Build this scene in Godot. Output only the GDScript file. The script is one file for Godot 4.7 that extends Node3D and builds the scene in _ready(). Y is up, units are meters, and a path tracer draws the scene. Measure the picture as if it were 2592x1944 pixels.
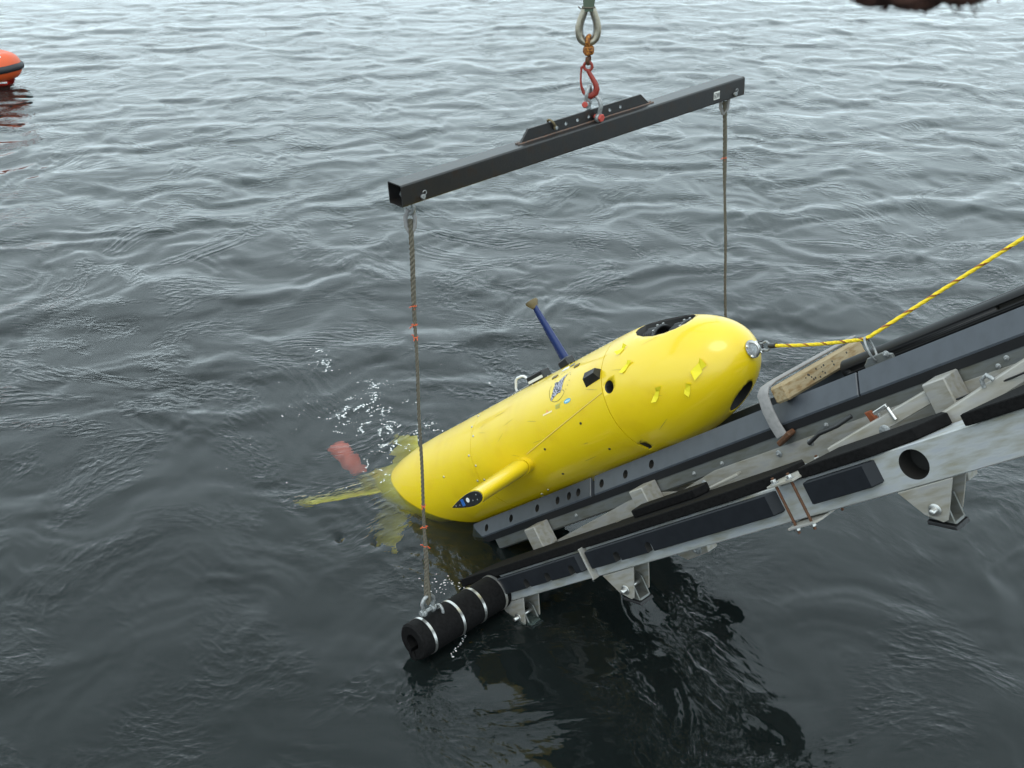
extends Node3D

const CAM_H := 5.514
const HULL_O := Vector3(0.655, 1.418, -7.5)          # a point on the vehicle's axis
const AX := Vector3(0.55152, 0.62497, 0.55248)       # up the slope, towards the nose
const LAT := Vector3(-0.70772, 0.0, 0.70649)         # across the ramp
const NOR := Vector3(-0.44153, 0.78065, -0.44231)    # out of the ramp
const FINE := 1.0                                    # water grid density

class MB:
	var v := PackedVector3Array()
	var n := PackedVector3Array()
	var c := PackedColorArray()
	var uv := PackedVector2Array()
	var colored := false
	var col := Color(1, 1, 1)

	func put(p: Vector3, nn: Vector3) -> void:
		v.append(p)
		n.append(nn)
		if colored:
			c.append(col)

	func tri(a: Vector3, b: Vector3, d: Vector3, na: Vector3, nb: Vector3, nd: Vector3) -> void:
		var g := (d - a).cross(b - a)
		if g.length_squared() < 1e-16:
			return
		if g.dot(na + nb + nd) >= 0.0:
			put(a, na); put(b, nb); put(d, nd)
		else:
			put(a, na); put(d, nd); put(b, nb)

	func flat(a: Vector3, b: Vector3, d: Vector3, hint: Vector3) -> void:
		var g := (d - a).cross(b - a)
		if g.length_squared() < 1e-16:
			return
		g = g.normalized()
		if g.dot(hint) < 0.0:
			g = -g
		tri(a, b, d, g, g, g)

	func quad(a: Vector3, b: Vector3, d: Vector3, e: Vector3, hint: Vector3) -> void:
		flat(a, b, d, hint)
		flat(a, d, e, hint)

	func box(xf: Transform3D, size: Vector3, bevel := 0.004) -> void:
		var h := size * 0.5
		var b := minf(bevel, minf(h.x, minf(h.y, h.z)) * 0.45)
		for ax in 3:
			var a1 := (ax + 1) % 3
			var a2 := (ax + 2) % 3
			for s in [-1.0, 1.0]:
				var q := []
				for k in [[-1, -1], [1, -1], [1, 1], [-1, 1]]:
					var p := Vector3()
					p[ax] = h[ax] * s
					p[a1] = (h[a1] - b) * k[0]
					p[a2] = (h[a2] - b) * k[1]
					q.append(xf * p)
				var nn := Vector3()
				nn[ax] = s
				quad(q[0], q[1], q[2], q[3], xf.basis * nn)
			for s1 in [-1.0, 1.0]:
				for s2 in [-1.0, 1.0]:
					var e := []
					for t in [-1.0, 1.0]:
						var p := Vector3()
						p[ax] = (h[ax] - b) * t
						p[a1] = h[a1] * s1
						p[a2] = (h[a2] - b) * s2
						e.append(xf * p)
						p[a1] = (h[a1] - b) * s1
						p[a2] = h[a2] * s2
						e.append(xf * p)
					var nn := Vector3()
					nn[a1] = s1
					nn[a2] = s2
					quad(e[0], e[1], e[3], e[2], xf.basis * nn)
		for sx in [-1.0, 1.0]:
			for sy in [-1.0, 1.0]:
				for sz in [-1.0, 1.0]:
					flat(xf * Vector3(h.x * sx, (h.y - b) * sy, (h.z - b) * sz), xf * Vector3((h.x - b) * sx, h.y * sy, (h.z - b) * sz), xf * Vector3((h.x - b) * sx, (h.y - b) * sy, h.z * sz), xf.basis * Vector3(sx, sy, sz))

	# polygon in the xy plane of xf, extruded along its z from -depth/2 to depth/2
	func prism(pts: PackedVector2Array, xf: Transform3D, depth: float, bevel := 0.003) -> void:
		if Geometry2D.is_polygon_clockwise(pts):
			pts = pts.duplicate()
			pts.reverse()
		var k := pts.size()
		var inner := PackedVector2Array()
		for i in k:
			var e1 := (pts[i] - pts[(i + k - 1) % k]).normalized()
			var e2 := (pts[(i + 1) % k] - pts[i]).normalized()
			var n1 := Vector2(-e1.y, e1.x)
			var n2 := Vector2(-e2.y, e2.x)
			inner.append(pts[i] + (n1 + n2) * bevel / maxf(0.3, 1.0 + n1.dot(n2)))
		var ids := Geometry2D.triangulate_polygon(pts)
		var z0 := depth * 0.5
		for s in [-1.0, 1.0]:
			for t in range(0, ids.size(), 3):
				var q := []
				for m in 3:
					var p := inner[ids[t + m]]
					q.append(xf * Vector3(p.x, p.y, z0 * s))
				flat(q[0], q[1], q[2], xf.basis.z * s)
		for i in k:
			var a := pts[i]
			var b := pts[(i + 1) % k]
			var ai := inner[i]
			var bi := inner[(i + 1) % k]
			var d := (b - a).normalized()
			var o := xf.basis * Vector3(d.y, -d.x, 0)
			var zb := z0 - bevel
			quad(xf * Vector3(a.x, a.y, -zb), xf * Vector3(b.x, b.y, -zb), xf * Vector3(b.x, b.y, zb), xf * Vector3(a.x, a.y, zb), o)
			if bevel > 0.0:
				for s in [-1.0, 1.0]:
					quad(xf * Vector3(a.x, a.y, zb * s), xf * Vector3(b.x, b.y, zb * s), xf * Vector3(bi.x, bi.y, z0 * s), xf * Vector3(ai.x, ai.y, z0 * s), o + xf.basis.z * s)

	# rad: a number or one per point; lobes > 0 makes a laid rope of that many strands
	func tube(pts: Array, rad, seg := 10, closed := false, lobes := 0, lay := 0.0, cols: Array = []) -> void:
		var k := pts.size()
		var frames := []
		var along := 0.0
		var up := Vector3.UP
		for i in k:
			var a: Vector3 = pts[(i + k - 1) % k] if closed or i > 0 else pts[0]
			var b: Vector3 = pts[(i + 1) % k] if closed or i < k - 1 else pts[k - 1]
			var t := (b - a).normalized()
			if i == 0:
				up = Vector3.UP if absf(t.y) < 0.9 else Vector3.RIGHT
			up = (up - t * up.dot(t)).normalized()
			if i > 0:
				along += (pts[i] - pts[i - 1]).length()
			frames.append([pts[i], up, t.cross(up), along])
		var grid := []
		for i in k:
			var f = frames[i]
			var r: float = rad[i] if rad is Array else rad
			var row := []
			for j in seg:
				var a := TAU * j / seg
				var rr := r
				if lobes > 0:
					rr = r * (0.68 + 0.38 * absf(cos(lobes * 0.5 * (a - lay * f[3]))))
				var dir: Vector3 = f[1] * cos(a) + f[2] * sin(a)
				row.append([f[0] + dir * rr, dir])
			grid.append(row)
		var last := k if closed else k - 1
		for i in last:
			var g0 = grid[i]
			var g1 = grid[(i + 1) % k]
			if colored and not cols.is_empty():
				col = cols[i]
			for j in seg:
				var j2 := (j + 1) % seg
				if lobes > 0:
					var h: Vector3 = g0[j][1] + g0[j2][1]
					quad(g0[j][0], g0[j2][0], g1[j2][0], g1[j][0], h)
				else:
					tri(g0[j][0], g0[j2][0], g1[j2][0], g0[j][1], g0[j2][1], g1[j2][1])
					tri(g0[j][0], g1[j2][0], g1[j][0], g0[j][1], g1[j2][1], g1[j][1])
		if not closed:
			for e in [0, k - 1]:
				var f = frames[e]
				var hint: Vector3 = (pts[0] - pts[1]) if e == 0 else (pts[k - 1] - pts[k - 2])
				for j in seg:
					flat(f[0], grid[e][j][0], grid[e][(j + 1) % seg][0], hint)

	# profile of (x, r) turned about the x axis of xf
	func lathe(profile: Array, xf: Transform3D, seg := 32, sy := 1.0, sz := 1.0) -> void:
		var k := profile.size()
		for i in k - 1:
			var p: Vector2 = profile[i]
			var q: Vector2 = profile[i + 1]
			if (q - p).length() < 1e-6:
				continue
			var np := _pn(profile, i, false)
			var nq := _pn(profile, i + 1, true)
			for j in seg:
				var a := TAU * j / seg
				var b := TAU * ((j + 1) % seg) / seg
				var da := Vector3(0, cos(a) * sy, sin(a) * sz)
				var db := Vector3(0, cos(b) * sy, sin(b) * sz)
				var ea := Vector3(0, cos(a) / sy, sin(a) / sz)
				var eb := Vector3(0, cos(b) / sy, sin(b) / sz)
				var pa := xf * (Vector3(p.x, 0, 0) + da * p.y)
				var pb := xf * (Vector3(p.x, 0, 0) + db * p.y)
				var qa := xf * (Vector3(q.x, 0, 0) + da * q.y)
				var qb := xf * (Vector3(q.x, 0, 0) + db * q.y)
				var npa := (xf.basis * (Vector3(np.x, 0, 0) + ea * np.y)).normalized()
				var npb := (xf.basis * (Vector3(np.x, 0, 0) + eb * np.y)).normalized()
				var nqa := (xf.basis * (Vector3(nq.x, 0, 0) + ea * nq.y)).normalized()
				var nqb := (xf.basis * (Vector3(nq.x, 0, 0) + eb * nq.y)).normalized()
				if p.y > 1e-6:
					tri(pa, pb, qa, npa, npb, nqa)
				if q.y > 1e-6:
					tri(pb, qb, qa, npb, nqb, nqa)

	func _pn(profile: Array, i: int, before: bool) -> Vector2:
		var s := Vector2()
		var p: Vector2 = profile[i]
		var d0 := Vector2()
		var d1 := Vector2()
		if i > 0:
			d0 = p - profile[i - 1]
		if i < profile.size() - 1:
			d1 = profile[i + 1] - p
		var n0 := Vector2(-d0.y, d0.x).normalized()
		var n1 := Vector2(-d1.y, d1.x).normalized()
		if d0.length() < 1e-6:
			s = n1
		elif d1.length() < 1e-6:
			s = n0
		elif n0.dot(n1) < 0.6:
			s = n0 if before else n1
		else:
			s = n0 + n1
		s = s.normalized()
		# outward: profiles run along increasing x with the body below the line
		return s

	func mesh() -> ArrayMesh:
		var a := []
		a.resize(Mesh.ARRAY_MAX)
		a[Mesh.ARRAY_VERTEX] = v
		a[Mesh.ARRAY_NORMAL] = n
		if colored:
			a[Mesh.ARRAY_COLOR] = c
		if uv.size() == v.size() and v.size() > 0:
			a[Mesh.ARRAY_TEX_UV] = uv
		var m := ArrayMesh.new()
		m.add_surface_from_arrays(Mesh.PRIMITIVE_TRIANGLES, a)
		return m

var rng := RandomNumberGenerator.new()
var taken := {}
var M := {}
var wk := PackedFloat32Array()
var nz_mask := FastNoiseLite.new()
var nz_chop := FastNoiseLite.new()
var nz_rip := FastNoiseLite.new()
var nz_patch := FastNoiseLite.new()

func numbered(called: String) -> String:
	if not taken.has(called):
		taken[called] = 0
		return called
	taken[called] += 1
	return "%s_%03d" % [called, taken[called]]

func tag(o: Node, label := "", category := "", group := "", kind := "") -> Node:
	if label: o.set_meta("label", label)
	if category: o.set_meta("category", category)
	if group: o.set_meta("group", group)
	if kind: o.set_meta("kind", kind)
	return o

func thing(called: String, label: String, category: String, xf := Transform3D(), group := "") -> Node3D:
	var o := Node3D.new()
	o.name = numbered(called)
	add_child(o, true)
	o.transform = xf
	tag(o, label, category, group)
	return o

func part(called: String, mb, mat: Material, parent: Node) -> MeshInstance3D:
	var o := MeshInstance3D.new()
	o.name = called if parent != self else numbered(called)
	o.mesh = mb.mesh() if mb is MB else mb
	o.material_override = null
	if mat:
		for i in o.mesh.get_surface_count():
			if o.mesh.surface_get_material(i) == null or mb is MB:
				o.mesh.surface_set_material(i, mat)
	parent.add_child(o, true)
	return o

# a part with pieces [ [mesh, transform, material], ... ] cut out of it
func cut_part(called: String, mb: MB, mat: Material, cutters: Array, parent: Node) -> CSGMesh3D:
	var base := CSGMesh3D.new()
	base.name = called
	base.mesh = mb.mesh()
	base.material = mat
	parent.add_child(base, true)
	for q in cutters:
		var k := CSGMesh3D.new()
		k.name = "cutter"
		k.mesh = q[0].mesh()
		k.transform = q[1]
		k.material = q[2]
		k.operation = CSGShape3D.OPERATION_SUBTRACTION
		base.add_child(k, true)
	return base

func lin(r: float, g: float, b: float, a := 1.0) -> Color:
	var k := Color(r, g, b).linear_to_srgb()
	k.a = a
	return k

func noise_tex(freq: float, oct: int, stops: Array, size := 512, kind := FastNoiseLite.TYPE_SIMPLEX_SMOOTH, sd := 1, normal := 0.0, warp := 0.0) -> NoiseTexture2D:
	var f := FastNoiseLite.new()
	f.seed = sd
	f.noise_type = kind
	f.frequency = freq
	f.fractal_octaves = oct
	if warp > 0.0:
		f.domain_warp_enabled = true
		f.domain_warp_amplitude = warp
		f.domain_warp_frequency = freq * 0.7
	var t := NoiseTexture2D.new()
	t.width = size
	t.height = size
	t.seamless = true
	t.noise = f
	if normal > 0.0:
		t.as_normal_map = true
		t.bump_strength = normal
	elif not stops.is_empty():
		var g := Gradient.new()
		g.offsets = PackedFloat32Array(stops.map(func(x): return x[0]))
		g.colors = PackedColorArray(stops.map(func(x): return x[1]))
		t.color_ramp = g
	return t

func surf(called: String, color: Color, rough: float, metal := 0.0, tex: Texture2D = null, scale := 1.0, bump: Texture2D = null, bump_cm := 0.0, spec := 0.5) -> StandardMaterial3D:
	var m := StandardMaterial3D.new()
	m.resource_name = called
	m.albedo_color = color
	m.roughness = rough
	m.metallic = metal
	m.metallic_specular = spec
	if tex or bump:
		m.uv1_triplanar = true
		m.uv1_scale = Vector3.ONE * scale
	if tex:
		m.albedo_texture = tex
	if bump:
		m.heightmap_enabled = true
		m.heightmap_texture = bump
		m.heightmap_scale = bump_cm
	M[called] = m
	return m

func grey(a: float) -> Color:
	return Color(a, a, a)

func materials() -> void:
	var grime := noise_tex(0.012, 5, [[0.0, Color(0.86, 0.83, 0.74)], [0.3, Color(0.93, 0.92, 0.89)], [0.6, grey(1.0)], [1.0, Color(0.95, 0.96, 1.0)]], 512, FastNoiseLite.TYPE_SIMPLEX_SMOOTH, 3)
	var scuff := noise_tex(0.02, 5, [[0.0, grey(0.7)], [0.5, grey(0.9)], [0.62, grey(1.0)], [1.0, Color(1.0, 1.0, 1.0)]], 512, FastNoiseLite.TYPE_SIMPLEX_SMOOTH, 5)
	var soft := noise_tex(0.015, 4, [[0.0, grey(0.86)], [0.5, grey(0.96)], [1.0, grey(1.0)]], 512, FastNoiseLite.TYPE_SIMPLEX_SMOOTH, 17)
	var rust := noise_tex(0.01, 5, [[0.0, Color(0.8, 0.8, 0.82)], [0.6, Color(0.92, 0.9, 0.89)], [0.75, Color(1.0, 0.88, 0.78)], [1.0, Color(1.0, 0.72, 0.52)]], 512, FastNoiseLite.TYPE_SIMPLEX_SMOOTH, 8)
	var fine := noise_tex(0.08, 3, [], 256, FastNoiseLite.TYPE_SIMPLEX, 9)
	var paint := noise_tex(0.006, 4, [[0.0, Color(0.95, 0.93, 0.86)], [0.35, Color(0.985, 0.975, 0.95)], [0.55, grey(0.99)], [1.0, grey(1.0)]], 512, FastNoiseLite.TYPE_SIMPLEX_SMOOTH, 12)
	var y := surf("yellow_paint", lin(0.73, 0.520, 0.003), 0.38, 0.0, paint, 0.9)
	y.clearcoat_enabled = true
	y.clearcoat = 0.6
	y.clearcoat_roughness = 0.10
	surf("yellow_tape", lin(0.78, 0.66, 0.015), 0.6)
	surf("dark_hole", lin(0.012, 0.011, 0.010), 0.6)
	surf("black_rubber", lin(0.014, 0.014, 0.015), 0.55, 0.0, scuff, 2.0, fine, 0.1, 0.5)
	surf("black_foam", lin(0.0075, 0.0070, 0.0072), 0.7, 0.0, scuff, 3.0, fine, 0.1, 0.22)
	surf("rail_plastic", lin(0.048, 0.055, 0.067), 0.4, 0.0, soft, 1.3)
	surf("slab_plastic", lin(0.012, 0.0135, 0.017), 0.45, 0.0, soft, 1.5, null, 0.0, 0.35)
	surf("rail_edge", lin(0.009, 0.009, 0.010), 0.5, 0.0, null, 1.0, null, 0.0, 0.4)
	surf("aluminium", lin(0.335, 0.322, 0.295), 0.5, 0.3, grime, 1.1, fine, 0.05)
	surf("beam_aluminium", lin(0.40, 0.41, 0.41), 0.5, 0.3, grime, 1.1, fine, 0.05)
	surf("aluminium_dark", lin(0.15, 0.155, 0.148), 0.45, 0.4, grime, 1.3, fine, 0.05)
	for q in ["aluminium", "beam_aluminium", "aluminium_dark"]:
		M[q].uv1_scale = Vector3(0.6, 2.6, 2.6)
	surf("stainless", lin(0.55, 0.54, 0.52), 0.28, 0.9)
	surf("galvanised", lin(0.36, 0.37, 0.37), 0.5, 0.55, scuff, 6.0)
	var bsteel := surf("beam_steel", lin(0.017, 0.0158, 0.0155), 0.45, 0.1, rust, 1.6, fine, 0.05)
	bsteel.clearcoat_enabled = true
	bsteel.clearcoat = 0.3
	bsteel.clearcoat_roughness = 0.2
	surf("rusty_steel", lin(0.11, 0.05, 0.022), 0.75, 0.1, rust, 4.0, fine, 0.15)
	surf("weld", lin(0.16, 0.12, 0.10), 0.6, 0.3, rust, 5.0)
	surf("red_paint", lin(0.30, 0.035, 0.022), 0.45, 0.0, scuff, 8.0)
	surf("red_pin", lin(0.42, 0.06, 0.045), 0.5)
	surf("yellow_rust", lin(0.42, 0.19, 0.02), 0.6, 0.0, noise_tex(0.03, 4, [[0.0, Color(0.3, 0.15, 0.1)], [0.45, Color(0.45, 0.25, 0.15)], [0.55, Color(1, 0.9, 0.7)], [1.0, grey(1.0)]], 256, FastNoiseLite.TYPE_SIMPLEX_SMOOTH, 15), 9.0)
	surf("thimble_steel", lin(0.34, 0.31, 0.25), 0.32, 0.75, grime, 6.0)
	surf("green_cloth", lin(0.075, 0.10, 0.07), 0.9)
	surf("sling_rope", lin(0.13, 0.115, 0.085), 0.85, 0.0, scuff, 9.0)
	surf("orange_tie", lin(0.58, 0.10, 0.03), 0.7)
	var tr := surf("tow_rope", Color(1, 1, 1), 0.7)
	tr.vertex_color_use_as_albedo = true
	surf("timber", lin(0.31, 0.24, 0.14), 0.85, 0.0, noise_tex(0.02, 5, [[0.0, Color(0.75, 0.65, 0.52)], [0.3, Color(0.90, 0.86, 0.80)], [0.55, grey(0.97)], [1.0, grey(1.0)]], 512, FastNoiseLite.TYPE_SIMPLEX_SMOOTH, 21), 1.2, fine, 0.15)
	M.timber.uv1_scale = Vector3(2.5, 2.5, 0.6)
	surf("grey_sleeve", lin(0.27, 0.26, 0.255), 0.75, 0.0, soft, 3.0)
	surf("rust_orange", lin(0.20, 0.052, 0.015), 0.85, 0.0, rust, 5.0)
	surf("scuff_mark", lin(0.30, 0.24, 0.05), 0.7)
	surf("blue_mast", lin(0.010, 0.024, 0.11), 0.4)
	surf("mast_cap", lin(0.14, 0.105, 0.05), 0.6)
	surf("black_plastic", lin(0.016, 0.016, 0.017), 0.4)
	surf("white_label", lin(0.7, 0.69, 0.65), 0.6)
	surf("black_ink", lin(0.02, 0.02, 0.02), 0.6)
	surf("blue_label", lin(0.02, 0.10, 0.33), 0.5)
	surf("cream_line", lin(0.72, 0.55, 0.16), 0.7)
	surf("raft_orange", lin(0.60, 0.085, 0.018), 0.5)
	surf("raft_red", lin(0.48, 0.022, 0.012), 0.4)
	surf("beacon_red", lin(0.75, 0.10, 0.05), 0.5)
	surf("water_bead", lin(0.75, 0.75, 0.7), 0.1)
	surf("raft_black", lin(0.02, 0.021, 0.024), 0.6)
	surf("raft_white", lin(0.75, 0.74, 0.72), 0.5)
	surf("frayed_fibre", lin(0.040, 0.014, 0.008), 0.95)
	surf("foam_white", lin(0.62, 0.65, 0.65), 0.7)
	var deep := surf("deep_water", lin(0.006, 0.010, 0.009), 1.0)
	deep.metallic_specular = 0.0

	# sea water: clear enough to look a little way in, with a small share of scattering in its body
	var w := StandardMaterial3D.new()
	w.resource_name = "sea_water"
	w.albedo_color = lin(0.74, 0.95, 0.94, 0.008)
	w.roughness = 0.04
	w.metallic_specular = 0.5
	w.refraction_enabled = true
	w.refraction_scale = 0.033
	w.heightmap_enabled = true
	w.heightmap_texture = ripple_map()
	w.heightmap_scale = 1.9
	M["sea_water"] = w

# ---------------------------------------------------------------- sea
# fine ripples as a seamless float height map: warped creases with finer ones on their backs
func ripple_map() -> ImageTexture:
	var k := 896
	var f := FastNoiseLite.new()
	f.noise_type = FastNoiseLite.TYPE_SIMPLEX_SMOOTH
	f.seed = 31
	f.frequency = 0.026
	f.fractal_type = FastNoiseLite.FRACTAL_RIDGED
	f.fractal_octaves = 4
	f.fractal_gain = 0.46
	f.domain_warp_enabled = true
	f.domain_warp_amplitude = 22.0
	f.domain_warp_frequency = 0.014
	var g := FastNoiseLite.new()
	g.noise_type = FastNoiseLite.TYPE_SIMPLEX_SMOOTH
	g.seed = 36
	g.frequency = 0.006
	g.fractal_octaves = 2
	var data := PackedFloat32Array()
	data.resize(k * k)
	for y in k:
		var v := smoothstep(0.0, 1.0, y / float(k))
		for x in k:
			var u := smoothstep(0.0, 1.0, x / float(k))
			var xs := x * 0.8
			var a := lerpf(f.get_noise_2d(xs, y), f.get_noise_2d(xs - k * 0.8, y), u)
			var b := lerpf(f.get_noise_2d(xs, y - k), f.get_noise_2d(xs - k * 0.8, y - k), u)
			var e := lerpf(g.get_noise_2d(x, y), g.get_noise_2d(x - k, y), u)
			var c := lerpf(g.get_noise_2d(x, y - k), g.get_noise_2d(x - k, y - k), u)
			var patch := clampf(0.36 + 2.1 * lerpf(e, c, v), 0.06, 1.0)
			data[y * k + x] = 0.5 + 0.5 * lerpf(a, b, v) * patch
	return ImageTexture.create_from_image(Image.create_from_data(k, k, false, Image.FORMAT_RF, data.to_byte_array()))

func sea_setup() -> void:
	rng.seed = 77
	for i in 22:
		var lam := 0.38 * pow(8.0, rng.randf())
		var ang := rng.randfn(0.0, 0.75) + 0.26
		var k := TAU / lam
		wk.append_array([sin(ang) * k, cos(ang) * k, rng.randf() * TAU, 0.0195 / k * (1.0 if lam < 2.0 else 0.75)])
	for f in [nz_mask, nz_chop, nz_rip, nz_patch]:
		f.noise_type = FastNoiseLite.TYPE_SIMPLEX_SMOOTH
	nz_mask.seed = 4; nz_mask.frequency = 0.16; nz_mask.fractal_octaves = 2
	nz_chop.seed = 5; nz_chop.frequency = 0.85; nz_chop.fractal_octaves = 3
	nz_chop.domain_warp_enabled = true; nz_chop.domain_warp_amplitude = 0.45; nz_chop.domain_warp_frequency = 0.9
	nz_rip.seed = 6; nz_rip.frequency = 3.2; nz_rip.fractal_octaves = 2
	nz_rip.domain_warp_enabled = true; nz_rip.domain_warp_amplitude = 0.12; nz_rip.domain_warp_frequency = 2.0
	nz_patch.seed = 7; nz_patch.frequency = 0.45; nz_patch.fractal_octaves = 2

func sea_h(x: float, z: float) -> float:
	var near := smoothstep(16.0, 6.0, sqrt(x * x + z * z))
	var mask := clampf(0.55 + 0.9 * nz_mask.get_noise_2d(x, z), 0.15, 1.2)
	var h := 0.0
	# eddies bend the wave trains
	var wx := x + 0.75 * nz_mask.get_noise_2d(x * 2.3 + 40.0, z * 2.3) + 0.22 * nz_patch.get_noise_2d(x * 2.0, z * 2.0 + 31.0)
	var wz := z + 0.75 * nz_mask.get_noise_2d(x * 2.3, z * 2.3 - 70.0) + 0.22 * nz_patch.get_noise_2d(x * 2.0 - 17.0, z * 2.0)
	for i in range(0, wk.size(), 4):
		var s := sin(wk[i] * wx + wk[i + 1] * wz + wk[i + 2])
		h += wk[i + 3] * (2.1 * exp(1.1 * (s - 1.0)) - 0.9)
	h *= 1.0 - 0.58 * near
	var m2 := clampf(0.5 + 1.1 * nz_patch.get_noise_2d(x, z * 0.7), 0.1, 1.2)
	var far := 1.0 - near
	h += (0.017 + 0.006 * far) * mask * nz_chop.get_noise_2d(wx * 0.8, wz)
	h += (0.0085 * m2 * m2 + 0.0012) * (0.8 + 0.35 * far) * nz_rip.get_noise_2d(wx * 0.7 + wz * 0.15, wz)
	if near > 0.3:
		# ringlets that spread from the roller and from the hull
		var p2 := Vector2(x, z)
		var d1 := p2.distance_to(Geometry2D.get_closest_point_to_segment(p2, Vector2(-0.10, -7.0), Vector2(-0.72, -6.37)))
		if d1 < 1.2:
			h += 0.0045 * cos(d1 * 42.0 + 3.0 * nz_patch.get_noise_2d(x * 3.0, z * 3.0)) * exp(-d1 * 3.6)
		var q2 := (p2 - Vector2(-0.6, -8.75)).rotated(-PI / 4) / Vector2(0.72, 0.46)
		var d2 := maxf(0.0, q2.length() - 1.0) * 0.55
		if d2 < 1.4:
			h += 0.006 * cos(d2 * 36.0 + 4.0 * nz_patch.get_noise_2d(x * 3.0, z * 3.0)) * exp(-d2 * 3.0)
	for d in [Vector2(-1.486, -7.93), Vector2(-1.156, -7.86)]:
		var q: float = (Vector2(x, z) - d).length_squared()
		if q < 0.03:
			h -= 0.06 * exp(-q / 0.0009) + 0.008 * exp(-q / 0.008)
	return h

func sea() -> void:
	sea_setup()
	var angs := PackedFloat32Array()
	var da := 0.0030 / FINE
	var a := -0.72
	while a < 0.72:
		angs.append(a)
		a += da
	var n_out := 44
	for i in n_out:
		angs.append(0.72 + (TAU - 1.44) * i / n_out)
	var na := angs.size()
	var radii := PackedFloat32Array()
	var r := 2.2
	while r < 420.0:
		radii.append(r)
		r *= 1.0 + 0.0048 / FINE * (1.0 if r < 40.0 else 3.0)
	var nr := radii.size()
	var v := PackedVector3Array()
	v.resize(na * nr + 1)
	var uv := PackedVector2Array()
	uv.resize(na * nr + 1)
	for j in nr:
		var rr := radii[j]
		var fade := clampf(60.0 / rr, 0.0, 1.0)
		for i in na:
			var x := sin(angs[i]) * rr
			var z := -cos(angs[i]) * rr
			v[j * na + i] = Vector3(x, sea_h(x, z) * fade, z)
			uv[j * na + i] = Vector2((x + 0.8 * nz_mask.get_noise_2d(x * 1.5, z * 1.5)) / 5.2, (z + 0.8 * nz_mask.get_noise_2d(x * 1.5 + 90.0, z * 1.5)) / 5.2)
	v[na * nr] = Vector3(0, 0, 0)
	var idx := PackedInt32Array()
	idx.resize(((nr - 1) * na * 2 + na) * 3)
	var p := 0
	var n := PackedVector3Array()
	n.resize(na * nr + 1)
	for j in nr:
		for i in na:
			var i2 := (i + 1) % na
			var i0 := (i + na - 1) % na
			var up := v[mini(j + 1, nr - 1) * na + i] - v[maxi(j - 1, 0) * na + i]
			var ac := v[j * na + i2] - v[j * na + i0]
			var q := ac.cross(up).normalized()
			n[j * na + i] = q if q.y > 0.0 else -q
			if j < nr - 1:
				var k := j * na + i
				var k2 := j * na + i2
				idx[p] = k; idx[p + 1] = k + na; idx[p + 2] = k2
				idx[p + 3] = k2; idx[p + 4] = k + na; idx[p + 5] = k2 + na
				p += 6
	n[na * nr] = Vector3.UP
	for i in na:
		idx[p] = na * nr; idx[p + 1] = i; idx[p + 2] = (i + 1) % na
		p += 3
	var arr := []
	arr.resize(Mesh.ARRAY_MAX)
	arr[Mesh.ARRAY_VERTEX] = v
	arr[Mesh.ARRAY_NORMAL] = n
	arr[Mesh.ARRAY_TEX_UV] = uv
	arr[Mesh.ARRAY_INDEX] = idx
	var m := ArrayMesh.new()
	m.add_surface_from_arrays(Mesh.PRIMITIVE_TRIANGLES, arr)
	m.surface_set_material(0, M.sea_water)
	var o := MeshInstance3D.new()
	o.name = "sea_water"
	o.mesh = m
	add_child(o)
	tag(o, "", "", "", "structure")
	var f := MB.new()
	for k in 24:
		var b0 := TAU * k / 24
		var b1 := TAU * (k + 1) / 24
		f.flat(Vector3(0, -3.2, 0), Vector3(sin(b0) * 430, -3.2, cos(b0) * 430), Vector3(sin(b1) * 430, -3.2, cos(b1) * 430), Vector3.UP)
	tag(part("sea_bed", f, M.deep_water, self), "", "", "", "structure")

func sky_panorama() -> ImageTexture:
	# an even, bright overcast with soft cloud
	var w := 512
	var h := 256
	var im := Image.create(w, h, false, Image.FORMAT_RGBF)
	var f := FastNoiseLite.new()
	f.seed = 40
	f.frequency = 1.1
	f.fractal_octaves = 4
	for y in h:
		var el := PI * (0.5 - (y + 0.5) / h)
		for x in w:
			var az := TAU * (x + 0.5) / w
			var d := Vector3(cos(el) * sin(az), sin(el), cos(el) * cos(az))
			var s := maxf(sin(el), 0.0)
			var c := d / (s + 0.35)
			var l := (1.0 - 0.18 * s) * (1.0 + 0.24 * f.get_noise_3d(c.x, c.y * 1.4, c.z))
			if el < 0.0:
				l = 0.16
			im.set_pixel(x, y, Color(0.83 * l, 0.99 * l, 1.06 * l))
	return ImageTexture.create_from_image(im)

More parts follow.
